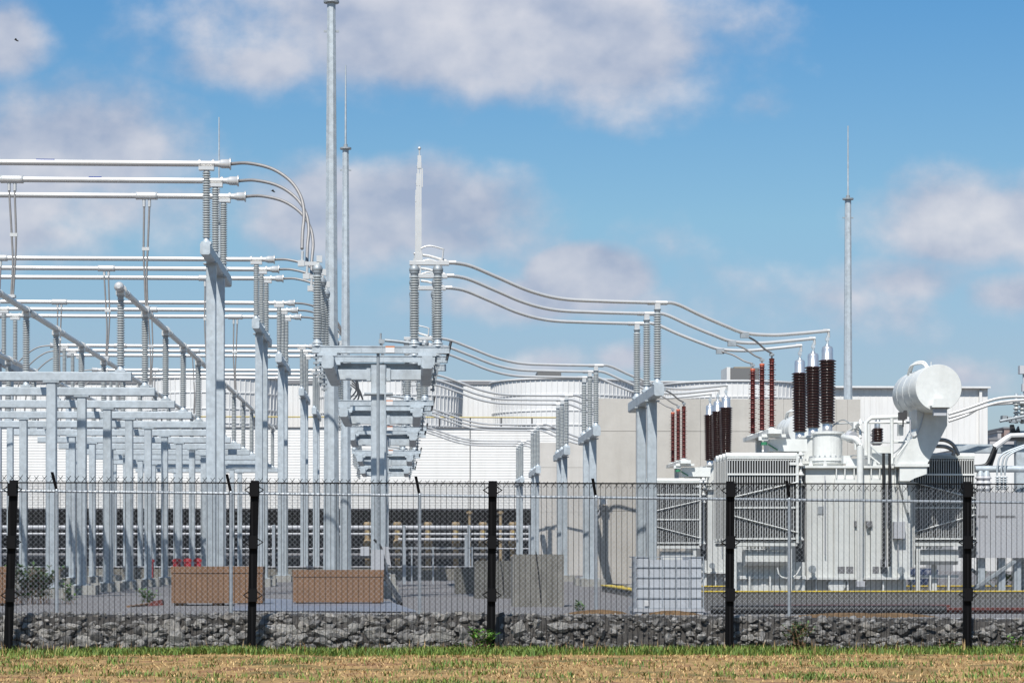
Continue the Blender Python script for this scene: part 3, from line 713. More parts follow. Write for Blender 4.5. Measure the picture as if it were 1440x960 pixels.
# ------------------------------------------------------------------ lightning masts
def mast(px, y, pyf, pyt, wb, wt, label, pyb=None, rodr=.035):
    x = X(px, y); zf = Z(pyf, y, px); zt = Z(pyt, y, px)
    t = thing('lightning_mast', (x, y, YG), label, 'lightning mast', 'lightning masts')
    MB().lathe([(wb, YG),(wt, zf)], 8, (x,y,0), smooth=False, a0=math.pi/8).build('pole', 'galv', t)
    MB().lathe([(wt,zf-.04),(wt*1.75,zf-.03),(wt*1.75,zf+.03),(wt*.6,zf+.05),(wt*.6,zf+.16)], 16, (x,y,0), smooth=False).build('flange', 'galvd', t)
    MB().tube([(x,y,zf+.03),(x,y,zf+(zt-zf)*.5),(x,y,zt)], [rodr*1.15,rodr,rodr*.7], 8).build('rod', 'galv', t)
    MB().box(x-wt*1.7, x+wt*1.7, y-.02, y+.02, zf-.85, zf-.80).build('step_bolt', 'galvd', t)
    MB().box(x-.8, x+.8, y-.8, y+.8, YG-.3, YG+.2).build('footing', 'foot', t)
mast(466, 64, 3, -118, .25, .125, 'thick octagonal lightning mast rising out of the top of the picture')
mast(486, 87, 209, 92, .24, .125, 'slimmer lightning mast just right of the thick octagonal one')
mast(308, 97, 312, 165, .24, .13, 'lightning mast hidden behind the nearest tall portal, only its thin tip showing')
mast(1192.5, 99, 280, 177, .24, .14, 'lone lightning mast behind the right end of the concrete wall')

# ------------------------------------------------------------------ background buildings
def corr_z(m, x0, x1, y, z0, z1, pitch, d):      # horizontal ribs (profile up z)
    n = max(1, int((z1-z0)/pitch)); p = (z1-z0)/n
    for i in range(n):
        a = z0+i*p
        m.add([(x0,y,a),(x1,y,a),(x1,y-d,a+p*.15),(x0,y-d,a+p*.15),(x1,y-d,a+p*.8),(x0,y-d,a+p*.8),(x1,y,a+p),(x0,y,a+p)], [(0,1,2,3),(3,2,4,5),(5,4,6,7)])
def corr_x(m, x0, x1, y, z0, z1, pitch, d):      # vertical ribs
    n = max(1, int((x1-x0)/pitch)); p = (x1-x0)/n
    for i in range(n):
        a = x0+i*p
        xs = [(a,y),(a+p*.84,y),(a+p*.88,y-d),(a+p*.96,y-d),(a+p,y)]
        for q in range(4):
            m.add([(xs[q][0],xs[q][1],z0),(xs[q+1][0],xs[q+1][1],z0),(xs[q+1][0],xs[q+1][1],z1),(xs[q][0],xs[q][1],z1)], [(0,1,2,3)])
# long hall with horizontal cladding over an undercroft
Yw = 150.0; xa, xb = X(-330,Yw), X(790,Yw); zt = Z(601,Yw,400); z0 = Z(715,Yw,400)
t = thing('long_hall', (X(350,Yw), Yw+6, YG), 'long low white hall with horizontal cladding raised over a dark undercroft', 'hall')
m = MB(); corr_z(m, xa, xb, Yw, z0, zt, .175, .024); m.build('cladding', 'clad', t)
m = MB()
for q in (661, 393, 130): m.box(X(q,Yw)-.03, X(q,Yw)+.03, Yw-.07, Yw-.045, z0, zt)
split_build(m, 'joint_strip', 'louv', t)
MB().box(xa, xb, Yw+.06, Yw+5, z0+.01, zt-.02).build('slab', 'clad', t)
MB().box(xa, xb, Yw-.12, Yw+5, zt-.01, zt+.03).build('coping', 'roofg', t)
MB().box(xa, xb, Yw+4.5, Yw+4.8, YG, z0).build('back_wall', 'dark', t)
MB().box(xa, xb, Yw-.02, Yw+.3, z0-.10, z0-.002).build('edge_beam', 'darkst', t)
for i in range(10): MB().box(xa+3+i*5.6, xa+3.4+i*5.6, Yw+1.5, Yw+1.9, YG, z0).build('column', 'darkst', t)
# yellow guard rail on its roof
t = thing('roof_guard_rail', (X(600,Yw), Yw+.3, zt), 'yellow guard rail with dark posts along the roof edge of the long white hall', 'railing')
MB().tube([(xa,Yw+.3,zt+.72),(xb,Yw+.3,zt+.72)], .045, 8).build('rail', 'yelrail', t)
m = MB()
q = 618-43.5*20
while q < 800: m.box(X(q,Yw)-.045, X(q,Yw)+.045, Yw+.26, Yw+.34, zt+.09, zt+.70); q += 43.5
split_build(m, 'post', 'darkst', t)
# plain hall behind the drums
Yh = 192.0
t = thing('rear_hall', (X(600,Yh), Yh+8, YG), 'plain white hall with vertical seams and dark roof edge behind the ribbed drums', 'hall')
m = MB(); corr_x(m, X(-200,Yh), X(1125,Yh), Yh, YG, Z(541,Yh), .42, .04); m.build('wall', 'clad', t)
MB().box(X(-200,Yh), X(1125,Yh), Yh-.1, Yh+14, Z(541,Yh), Z(536,Yh)).build('roof_edge', 'roofg', t)
MB().box(X(-200,Yh), X(1125,Yh), Yh+.1, Yh+14, Z(536,Yh), Z(534.5,Yh)).build('roof', 'clad', t)
# ribbed drums
DN = ['leftmost ribbed white drum, behind the tall portals', 'ribbed white drum behind the disconnector frames, its right side in shade', 'ribbed white drum behind the sagging cables, left of the concrete wall', 'ribbed white drum above the concrete wall, behind the red arresters']
for i, (q, top) in enumerate(((300,527),(549,530),(792,530),(1030,533.5))):
    yc = 182.0; Rr = 103*yc/3200; x = X(q, yc); zt2 = Z(top, yc-Rr, q)
    t = thing('ribbed_drum', (x, yc, YG), DN[i], 'ribbed drum', 'ribbed drums')
    MB().lathe([(Rr*.90,YG),(Rr*.955,zt2-5.2),(Rr*.985,zt2-.2),(Rr*.985,zt2)], 96, (x,yc,0)).build('shell', 'clad2', t)
    m = MB()
    for z, w in ((zt2-.02,.16),(zt2-1.25,.06),(zt2-2.5,.06),(zt2-3.6,.06)):
        r = Rr*(.985-.03*(zt2-z)/5.2)
        m.lathe([(r-.02,z-.12),(r+w,z-.10),(r+w,z),(r-.02,z+.02)], 96, (x,yc,0), smooth=False)
    m.build('ring', 'clad2', t)
    m = MB(); n = 84
    for kk in range(n):
        a = 2*math.pi*kk/n; ca, sa = math.cos(a), math.sin(a)
        if sa > .25: continue
        r1 = Rr*.985; r0 = Rr*.955
        tx, ty = -sa*.03, ca*.03
        A = [(x+(r1-.05)*ca, yc+(r1-.05)*sa, zt2-.05), (x+(r1+.065)*ca, yc+(r1+.065)*sa, zt2-.05), (x+(r0-.05)*ca, yc+(r0-.05)*sa, zt2-5.2), (x+(r0+.065)*ca, yc+(r0+.065)*sa, zt2-5.2)]
        vs = [(px+s*tx, py+s*ty, pz) for s in (-1, 1) for px, py, pz in A]
        m.add(vs, [(0,1,3,2),(4,6,7,5),(1,5,7,3),(0,2,6,4),(0,4,5,1),(2,3,7,6)])
    m.build('rib', 'clad2', t)
t = thing('roof_unit', P(1042,533,188), 'grey louvred ventilation unit on the roof behind the right drum', 'ventilation unit')
MB().box(X(1024,188), X(1064,188), 186.5, 190, Z(536,188), Z(518,188)).build('louvre', 'louv', t)
MB().box(X(1018.5,188), X(1023.5,188), 186.5, 190, Z(536,188), Z(517,188)).build('side_panel', 'clad', t)
MB().box(X(1030,188), X(1056,188), 187, 190, Z(518,188), Z(516,188)).build('cover', 'tan', t)
tag(MB().box(X(754,186), X(787,186), 184, 187, Z(531,186), Z(524.5,186)).build('roof_hatch', 'louv', origin=P(770,531,186)), 'flat grey-brown hatch on the roof behind the third drum', 'roof hatch')
# right hall
Yr = 200.0
t = thing('right_hall', (X(1250,Yr), Yr+8, YG), 'tall white hall with vertical seams and flat grey roof edge behind the conservator', 'hall')
m = MB(); corr_x(m, X(1100,Yr), X(1389,Yr), Yr, YG, Z(544,Yr), .52, .028); m.build('wall', 'clad', t)
MB().box(X(1100,Yr), X(1388.9,Yr), Yr+.05, Yr+25, YG, Z(545,Yr)).build('core', 'clad', t)
MB().box(X(1100,Yr), X(1391,Yr), Yr-.55, Yr+25, Z(544,Yr), Z(541.5,Yr)).build('roof', 'clad2', t)
MB().box(X(1378,Yr)-.12, X(1378,Yr)+.12, Yr-.3, Yr-.06, YG, Z(547,Yr)).build('downpipe', 'clad', t)
t = thing('low_annex', (X(1420,150), 152, YG), 'low cream building behind the steel stand at the right edge', 'building')
MB().box(X(1340,150), X(1530,150), 150, 158, YG, Z(633,150)).build('wall', 'clad', t)
MB().box(X(1339,150), X(1531,150), 149.9, 158.1, Z(633,150), Z(631,150)).build('roof', 'roofg', t)
for i, (a, b, c, dd, mt, lb) in enumerate(((1392,1440,617,500,'hazeb','far grey factory block on the horizon right of the white hall'),(1412,1421,601,505,'brick','thin far brick tower on the horizon at the right edge'),(1403,1408,606,503,'hazeb','slim far grey stack left of the brick tower'))):
    t = thing('far_block' if i == 0 else ('far_tower' if i == 1 else 'far_stack'), (X(a,dd), dd, 0), lb, 'far building')
    MB().box(X(a,dd), X(b,dd)+(20 if i == 0 else 0), dd, dd+20, 0, Z(c,dd)).build('wall', mt, t)
    MB().box(X(a,dd)-.2, X(b,dd)+.2+(20 if i == 0 else 0), dd-.2, dd+20.2, Z(c,dd), Z(c,dd)+.4).build('roof', 'roofg', t)

# concrete fire walls
def firewall(pa, pb, y, pyt, label, mt, seams, hs):
    t = thing('fire_wall', (X((pa+pb)/2,y), y+.2, YG), label, 'concrete wall', 'concrete fire walls')
    z1 = Z(pyt, y, pa); xs = [X(pa,y)]+[X(s,y) for s in seams]+[X(pb,y)]
    zs = [YG-.1]+[Z(h,y,pa) for h in hs]+[z1]
    for i in range(len(xs)-1):
        m = MB()
        for j in range(len(zs)-1):
            m.box(xs[i]+.004, xs[i+1]-.004, y, y+.35, zs[j]+.010, zs[j+1]-.004)
        m.build('panel', mt, t)
    MB().box(xs[0]+.02, xs[-1]-.02, y+.03, y+.30, YG, z1-.02).build('core', 'concd', t)
    return t
firewall(838, 1210, 85.2, 560, 'large beige concrete fire wall behind the two transformers', 'conc', (894,985,1102,1176,1192), (718,606))
firewall(757, 822, 120.3, 622, 'smaller pale concrete fire wall left of the beige one', 'conc2', (), (720,657))
t = thing('wall_lamp', P(848,706,84.9), 'small white lamp bracket fixed on the left end of the beige wall', 'lamp')
MB().cbox(P(848,705,84.9),(.3,.25,.2)).tube([P(843,712,85.1),P(852,700,84.8)], .05, 8).build('housing', 'paper', t)
MB().tube([P(840,726,85.15),P(848,709,85.0)], .03, 6).build('arm', 'lav', t)

# ------------------------------------------------------------------ ground, lawn, road, bund
def sheet(name, poly, z, m):
    o = MB().add([(x, y, z) for x, y in poly], [tuple(range(len(poly)))]).build(name, m)
    return tag(o, kind='structure')
tag(MB().add([(-3000,32.9,-.13),(3000,32.9,-.13),(3000,34.2,.25),(-3000,34.2,.25),(3000,6000,.25),(-3000,6000,.25)], [(0,1,2,3),(3,2,4,5)]).build('ground', 'gravel'), kind='structure')
# lawn, gently uneven
def lawn_z(x, y): return -.055+.03*noise.noise(Vector((x*.6, y*.6, 0)))+.012*noise.noise(Vector((x*2.3, y*2.3, 3)))
m = MB(); nx, ny = 150, 70
xs = [-30+60*i/nx for i in range(nx+1)]; ys = [-6+38.95*j/ny for j in range(ny+1)]
m.add([(x, y, lawn_z(x, y) ) for y in ys for x in xs], [(j*(nx+1)+i, j*(nx+1)+i+1, (j+1)*(nx+1)+i+1, (j+1)*(nx+1)+i) for j in range(ny) for i in range(nx)], True)
m.add([(-3000,-600,-.12),(3000,-600,-.12),(3000,32.95,-.12),(-3000,32.95,-.12)], [(0,1,2,3)])
lm = bpy.data.materials.new('dry_lawn'); lm.use_nodes = True; nt = lm.node_tree; bs = nt.nodes['Principled BSDF']; bs.inputs['Roughness'].default_value = .95
g = nn(nt,'ShaderNodeNewGeometry'); n1 = nn(nt,'ShaderNodeTexNoise'); n1.inputs['Scale'].default_value = 1.1; n1.inputs['Detail'].default_value = 7
n2 = nn(nt,'ShaderNodeTexNoise'); n2.inputs['Scale'].default_value = 22; n2.inputs['Detail'].default_value = 5
nt.links.new(g.outputs['Position'], n1.inputs['Vector']); nt.links.new(g.outputs['Position'], n2.inputs['Vector'])
r1 = nn(nt,'ShaderNodeValToRGB'); e = r1.color_ramp.elements
e[0].position = .34; e[0].color = (.11,.098,.028,1); e[1].position = .62; e[1].color = (.22,.12,.055,1)
e2 = e.new(.46); e2.color = (.24,.155,.058,1); e3 = e.new(.56); e3.color = (.36,.235,.10,1)
r2 = nn(nt,'ShaderNodeValToRGB'); r2.color_ramp.elements[0].position = .3; r2.color_ramp.elements[0].color = (.45,.45,.42,1); r2.color_ramp.elements[1].position = .7; r2.color_ramp.elements[1].color = (1.25,1.2,1.1,1)
mx = nn(nt,'ShaderNodeMix', data_type='RGBA', blend_type='MULTIPLY'); mx.inputs['Factor'].default_value = 1
nt.links.new(n1.outputs['Fac'], r1.inputs['Fac']); nt.links.new(n2.outputs['Fac'], r2.inputs['Fac'])
nt.links.new(r1.outputs['Color'], mx.inputs['A']); nt.links.new(r2.outputs['Color'], mx.inputs['B']); nt.links.new(mx.outputs['Result'], bs.inputs['Base Color'])
bp = nn(nt,'ShaderNodeBump'); bp.inputs['Strength'].default_value = .6; bp.inputs['Distance'].default_value = .04
nt.links.new(n2.outputs['Fac'], bp.inputs['Height']); nt.links.new(bp.outputs['Normal'], bs.inputs['Normal'])
tag(m.build('lawn', lm), kind='structure')
# road in front of the transformers
sheet('road', [(5.6,43.6),(40,43.6),(40,55.2),(5.6,55.2)], YG+.006, 'road')
# bund kerb with yellow top
t = thing('bund_kerb', (11, 55.4, YG), 'low concrete kerb with yellow painted edge in front of the nearest transformer', 'kerb')
zk = .42
MB().box(5.6, 40, 55.2, 55.5, YG-.1, zk).box(5.6, 5.9, 55.5, 66.5, YG-.1, zk).box(5.9, 40, 64.6, 64.9, YG-.1, zk).build('kerb', 'kerb', t)
MB().box(5.58, 40, 55.18, 55.52, zk, zk+.03).box(5.58, 5.92, 55.52, 66.5, zk, zk+.03).box(5.92, 40, 64.58, 64.92, zk, zk+.03).build('yellow_edge', 'yellow', t)
# sloping steel beam stack in front of the road
t = thing('red_beams', (12, 41.6, YG), 'rust red steel beams lying on the ground in front of the road', 'steel beams')
m = MB().box(X(1090,41.8), X(1335,41.8), 41.7, 42.0, .36, .40).box(X(1090,41.8), X(1335,41.8), 41.84, 41.86, .27, .36).box(X(1090,41.8), X(1335,41.8), 41.7, 42.0, .252, .27)
m.build('long_beam', 'rust', t)
m = MB().box(X(1318,41.2), X(1475,41.2), 41.1, 41.35, .32, .36).box(X(1318,41.2), X(1475,41.2), 41.21, 41.23, .25, .32)
m.build('short_beam', 'rust', t)
t = thing('shadow_band_tubes', (10, 41.2, YG), 'black tubes added as the dark shadow band in front of the red steel beams', 'pipes')  # black tubes added to draw the beams' dark shadow band
for i in range(3):
    y = 41.0+.16*i
    MB().tube([(X(1000+i*8,y),y,YG+.075),(X(1330-i*10,y),y,YG+.075)], .08, 10).build('pipe', 'blackrub', t)

# ------------------------------------------------------------------ things lying about the yard
def crate(pa, pb, pt, pbm, y, label):
    t = thing('brown_crate', (X((pa+pb)/2,y), y+.4, YG), label, 'crate', 'brown crates')
    xa, xb = X(pa,y), X(pb,y); zt, zb = Z(pt,y), max(YG+.06, Z(pbm,y)); zl = zt-.14
    MB().box(xa, xb, y, y+.8, zb, zl-.008).build('body', 'brown', t)
    MB().box(xa-.01, xb+.01, y-.012, y+.81, zl, zt).build('lid', 'brown', t)
    MB().box(xa+.01, xb-.01, y+.01, y+.79, zl-.009, zl+.001).build('gap', 'dark', t)
    m = MB()
    for q in (.08,.5,.92): m.box(xa+(xb-xa)*q-.1, xa+(xb-xa)*q+.1, y+.05, y+.75, YG, zb)
    split_build(m, 'bearer', 'stem', t)
crate(241, 369, 796, 850, 48.2, 'long brown crate on the gravel, left of the one on the blue-grey sheet')
crate(412, 539, 801, 847, 48.8, 'long brown crate lying on the blue-grey steel sheet')
crate(-110, 8, 796, 849, 48.4, 'brown crate cut off by the left edge of the picture')
pl = [P(343,843,55),P(548,846,51),P(586,862,42.2),P(321,859,43.2)]
o = MB().add([(p.x,p.y,YG+.02) for p in pl]+[(p.x,p.y,YG+.035) for p in pl], [(4,7,6,5),(0,1,5,4),(1,2,6,5),(2,3,7,6),(3,0,4,7)]).build('steel_sheet', 'plate', origin=(X(450,48),48,YG))
tag(o, 'large flat blue-grey sheet lying on the gravel under the crate', 'sheet')
def block(pa, pb, pt, y, d, label, steps, mt='concd'):
    t = thing('concrete_block', (X((pa+pb)/2,y), y+d/2, YG), label, 'concrete block', 'rough concrete blocks')
    xa, xb = X(pa,y), X(pb,y); zt = Z(pt,y)
    MB().prism([(xa,YG-.05),(xb,YG-.05),(xb,zt),(xa+.06,zt),(xa,zt-.05)], y, y+d).build('body', mt, t)
    m = MB()
    for q in steps: m.tube(smooth([(xa+(xb-xa)*q,y-.02,YG+.1),(xa+(xb-xa)*q-.04,y-.02,YG+.6),(xa+(xb-xa)*(q-.1),y-.02,zt+.06)]), .014, 6)
    if steps: m.build('lifting_rope', 'blackrub', t)
block(721, 793, 779, 47.0, .9, 'tallest weathered concrete block, rightmost of three on the gravel', (.55,))
block(668, 722, 788, 56.0, 1.0, 'weathered concrete block behind and left of the taller one', (.75,), 'concd2')
block(640, 668, 797, 63.0, 1.0, 'low dark concrete block, leftmost and lowest of the three on the gravel', (), 'concd2')
# caged plastic tank
y = 40.6
t = thing('caged_tank', (X(942,y), y+.5, YG), 'white plastic tank inside a wire cage on a pallet', 'caged tank')
xa, xb = X(893,y), X(989,y); zb, zt = .33, Z(781,y)
m = MB(); rows = 5; hh = (zt-zb-.06)/rows
for i in range(rows):
    for c in range(5):
        a = xa+.03+(xb-xa-.06)*c/5; b = xa+.03+(xb-xa-.06)*(c+1)/5
        m.box(a+.003, b-.003, y+.012, y+.95, zb+.04+hh*i+.004, zb+.04+hh*(i+1)-.004-(.05 if i == 4 and c in (1,2,3) else 0))
m.build('plastic_tank', 'wrap', t)
m = MB()
for i in range(rows+1):
    z = zb+.04+hh*i
    m.box(xa, xb, y-.006, y+.008, z-.009, z+.009).box(xa-.01, xa+.01, y, y+.98, z-.009, z+.009).box(xb-.01, xb+.01, y, y+.98, z-.009, z+.009)
for c in range(6):
    a = xa+(xb-xa)*c/5; m.box(a-.009, a+.009, y-.018, y-.0, zb, zt-.01)
m.build('cage', 'rail', t)
m = MB().box(xa-.02, xb+.02, y-.02, y+1.0, zb-.02, zb+.03)
for c in (0,.45,.9): m.box(xa+(xb-xa)*c, xa+(xb-xa)*(c+.1), y, y+.98, YG-.02, zb-.02)
m.build('pallet', 'lav', t)
MB().box(xa+.17, xa+.25, y-.022, y-.01, zb+.08, zb+.18).build('tag', 'paper', t)
# red hydrants far left
for i, (q, a, b) in enumerate(((211,782,806),(249,783,803),(264,782,803),(278,783,800))):
    y = 86+1.2*i; x = X(q,y)
    t = thing('red_hydrant', (x,y,YG), ['red hydrant post standing alone behind the columns, leftmost','red hydrant post left of its neighbour above the brown crate','red hydrant post in the middle of those above the brown crate','red hydrant post rightmost above the brown crate'][i], 'hydrant', 'red hydrants')
    MB().box(x-.13,x+.13,y-.13,y+.13,YG,YG+.80).box(x-.17,x+.17,y-.17,y+.17,YG-.02,YG+.06).build('barrel', 'hyd', t)
    MB().prism([(x-.16,YG+.80),(x+.16,YG+.80),(x+.16,YG+.88),(x+.05,YG+.95),(x-.05,YG+.95),(x-.16,YG+.88)], y-.16, y+.16).build('cap', 'hyd', t)
# pipe rack before the undercroft
Yp = 138.0
t = thing('pipe_rack', (X(600,Yp), Yp, YG), 'rack of pale horizontal pipes running in front of the dark undercroft', 'pipe rack')
for py, r in ((741.5,.16),(750.5,.09),(758,.11),(771,.05)):
    xl = X(-150,Yp) if py != 758 else X(560,Yp)
    MB().tube([(xl,Yp,Z(py,Yp)),(X(755,Yp),Yp,Z(py,Yp))], r*.85, 10).build('pipe', 'lav', t)
MB().tube([(X(-150,Yp),Yp+.5,Z(781,Yp)),(X(700,Yp),Yp+.5,Z(781,Yp))], .16, 8).build('pipe', 'roofg', t)
for q in (-60, 30, 120, 215, 300, 385, 470, 568, 659, 745): MB().box(X(q,Yp)-.09, X(q,Yp)+.09, Yp-.3, Yp-.1, YG, Z(738,Yp)).build('post', 'rail', t)
for i, q in enumerate((517, 559, 602, 641, 679, 721)):
    x = X(q,139); y = 139
    v = thing('tan_valve', (x,y,YG), ['leftmost tan valve body on the pipe rack, beside the switch frame column','second tan valve body on the pipe rack from the switch frame column','third tan valve body on the pipe rack from the switch frame column','tan valve body on the pipe rack, first left of the middle black fence post','tan valve body on the pipe rack directly behind the middle black fence post','rightmost tan valve body on the pipe rack, beside the short portals'][i], 'valve', 'tan valves')
    MB().lathe([(.16,YG),(.16,Z(770,y)),(.26,Z(769,y)),(.26,Z(760,y)),(.18,Z(758,y)),(.18,Z(743,y)),(.27,Z(742,y)),(.27,Z(736,y)),(.2,Z(733.5,y))], 12, (x,y,0), smooth=False).build('body', 'tan', v)
    MB().cbox((x+.05,y-.22,Z(748,y)),(.14,.1,.14)).build('actuator', 'yelrail', v)
for i, q in enumerate((660, 704)):
    t = thing('tan_riser', (X(q,146),146,YG), 'thin tan riser pipe left of the middle black fence post' if i == 0 else 'thin tan riser pipe right of the middle black fence post', 'pipe')
    MB().tube([(X(q,146),146,YG),(X(q,146),146,Z(718,146))], .10, 8).build('pipe', 'tan', t)
    MB().lathe([(.2,Z(722,146)),(.2,Z(719,146))], 10, (X(q,146),146,0)).build('flange', 'tan', t)
# low dark wall and clutter beyond the gravel
t = thing('low_wall', (X(620,96),96,YG), 'low dark grey retaining wall with a pale coping beyond the gravel', 'wall')
MB().box(X(-300,96), X(668,96), 96, 96.3, YG-.1, Z(797,96)).build('wall', 'concd', t)
MB().box(X(-300,96), X(668,96), 95.95, 96.35, Z(797,96), Z(795.5,96)).build('coping', 'lav', t)
t = thing('pipe_railing', (X(600,84),84,YG), 'thin galvanised pipe railing in front of the low dark wall', 'railing')
for q in (568, 579, 609, 656, 664): MB().box(X(q,84)-(.07 if q in (568,656) else .025), X(q,84)+(.07 if q in (568,656) else .025), 83.95, 84.05, YG, Z(768 if q != 656 else 752,84)).build('post', 'rail', t)
MB().tube([(X(548,84),84,Z(770,84)),(X(700,84),84,Z(770,84))], .025, 6).build('rail', 'rail', t)
tag(MB().prism([(X(507,57),Z(781,57)),(X(520,57),Z(781,57)),(X(520,57),Z(768,57)),(X(507,57),Z(768,57))], 56.9, 56.93).build('notice_plate', 'lav', origin=P(513,775,57)), 'square pale notice plate left of the nearest switch frame column', 'sign')
tag(MB().prism([(X(536,57),Z(768,57)),(X(546,57),Z(768,57)),(X(550,57),Z(795,57)),(X(545,57),Z(793,57)),(X(538,57),Z(780,57))], 56.9, 56.94).build('cover_plate', 'lav', origin=P(543,780,57)), 'tilted pale cover plate right of the nearest switch frame column', 'cover plate')
t = thing('cable_bundle', P(540,800,56.8), 'black cable bundle running down to the gravel beside the nearest switch frame', 'cable')
MB().tube(smooth([P(531,778,56.7),P(536,792,56.7),P(545,815,55),P(555,832,51),P(562,845,49),P(562,850,48.7)]), .06, 8).build('sheath', 'blackrub', t)
MB().tube(smooth([P(526,758,56.8),P(536,770,56.8),P(540,790,56.6),P(541,815,56)]), .03, 8).build('thin_cable', 'blackrub', t)
t = thing('felled_beam', P(220,848,50), 'rust-brown offcut lying on the gravel left of the brown crate', 'offcut')
MB().prism([(X(208,48),YG),(X(229,48),YG+.02),(X(227,48),YG+.14),(X(214,48),YG+.10)], 48, 48.3).build('body', 'rust', t)
MB().hss(P(180,853,47),P(212,849,48.3),.08,.06,.01).build('batten', 'stem', t)
for i, (q, w) in enumerate(((1290,.5),(1306,.45))):
    tag(MB().lathe([(.28,YG),(.30,YG+.1),(.28,YG+.2),(.30,YG+.35),(.28,YG+.42),(.30,YG+.6),(.1,YG+.64)], 16, (X(q,72),72,0)).build('blue_drum', 'bluebox', origin=(X(q,72),72,YG)),
        'dark blue drum under the right radiator, ' + ('left one' if i == 0 else 'right one'), 'drum', 'blue drums')

# ------------------------------------------------------------------ black mesh fence (front)
YF = 32.0
fe = thing('mesh_fence', (X(691,YF), YF, 0), 'tall black welded mesh security fence along the lawn in the foreground', 'fence')
pxs = [-325, 14, 355, 691, 1026, 1360, 1697]; lean = [.05,.055,.035,.02,.01,.0,0]
ztop = Z(679, YF)
for i, q in enumerate(pxs):
    x = X(q, YF)
    m = MB().hss((x-lean[i]*.6, YF, -.2), (x+lean[i], YF, ztop+.03), .115, .09, .01)
    post = m.build('post', 'fence', fe)
    m = MB()
    for z in (Z(689,YF), Z(762,YF), Z(836,YF)):
        xx = x+lean[i]*(z/ztop)*.8
        m.box(xx-.062, xx+.062, YF-.10, YF-.055, z-.09, z+.09)
        for s in (-1, 1):
            a = Vector((xx, YF-.06, z+.085)); b = Vector((xx+s*.13, YF-.05, z)); c = Vector((xx, YF-.06, z-.085))
            m.tube([a, b, c], .011, 5)
    split_build(m, 'clamp', 'fence', post)
for i in range(len(pxs)-1):
    xa, xb = X(pxs[i],YF)+.02, X(pxs[i+1],YF)-.02; yy = YF-.045
    m = MB(); n = round((xb-xa)/.0762)
    for c in range(n+1):
        x = xa+(xb-xa)*c/n; o = .004*noise.noise(Vector((x*3,0,0)))
        m.add([(x-.0032+o,yy,-.06),(x+.0032+o,yy,-.06),(x+o,yy+.005,-.06),(x-.0032-o,yy,ztop),(x+.0032-o,yy,ztop),(x-o,yy+.005,ztop)], [(0,1,4,3),(1,2,5,4),(2,0,3,5)])
    z = -.05
    while z < ztop:
        m.add([(xa,yy-.0045,z),(xb,yy-.0045,z),(xb,yy-.0045,z+.0031),(xa,yy-.0045,z+.0031),(xa,yy-.001,z+.0016),(xb,yy-.001,z+.0016)], [(0,1,2,3),(3,2,5,4),(0,4,5,1)])
        z += .0127
    m.box(xa, xb, yy-.008, yy+.004, ztop-.012, ztop+.006)
    m.build('mesh_panel', 'fence', fe)

# ------------------------------------------------------------------ chain link fence (behind)
YC = 36.0
ce = thing('chain_link_fence', (X(720,YC), YC, YG), 'galvanised chain link fence with slanted top arms just behind the black fence', 'fence')
def rail_z(x): return Z(690.5+ (x-X(0,YC))/(X(1440,YC)-X(0,YC))*15, YC)
pc = [-190, 80, 325, 590, 838, 1110, 1357, 1625]
for q in pc:
    x = X(q, YC)
    po = MB().tube([(x,YC,YG-.1),(x,YC,rail_z(x)+.01)], .028, 10).lathe([(.034,0),(.034,.03),(.01,.045)], 10, (x,YC,rail_z(x))).build('post', 'rail', ce)
    MB().hss((x,YC,rail_z(x)), (x-.06,YC-.10,rail_z(x)+.30), .045, .03, .005).build('slanted_arm', 'fence', po)
xa, xb = X(pc[0],YC), X(pc[-1],YC)
MB().tube([(xa,YC-.0,rail_z(xa)),(xb,YC,rail_z(xb))], .022, 8).build('top_rail', 'rail', ce)
A = .040; RW = .0022
for i in range(len(pc)-1):
    m = MB(); x0, x1 = X(pc[i],YC), X(pc[i+1],YC); n = round((x1-x0)/A)
    for c in range(n):
        xl = x0+(x1-x0)*c/n; xr = x0+(x1-x0)*(c+1)/n
        zt = rail_z(xl)+.22; z = YG+.05; k = 0; vs = []; fs = []
        while z < zt:
            x = (xl if (k+c) % 2 == 0 else xr)
            y = YC-.026+(.004 if (k+c) % 2 else -.004)
            vs += [(x-RW,y,z),(x+RW,y,z),(x,y-RW*1.6,z)]
            z += A*1.02; k += 1
        for q in range(k-1):
            a = q*3; fs += [(a,a+1,a+4,a+3),(a+1,a+2,a+5,a+4),(a+2,a,a+3,a+5)]
        m.add(vs, fs)
    m.build('chain_mesh', 'zinc', ce)
m = MB()
x = X(pc[0],YC); 
while x < X(pc[-1],YC):
    z = rail_z(x)+.205
    m.tube([(x,YC-.026,z-.055),(x+.075,YC-.03,z+.04)], .005, 4).tube([(x+.08,YC-.026,z-.055),(x+.005,YC-.022,z+.035)], .0035, 4); x += .125
m.build('barb', 'fence', ce)
MB().tube([(xa,YC-.03,YG+.06),(xb,YC-.03,YG+.06)], .004, 5).build('tension_wire', 'zinc', ce)

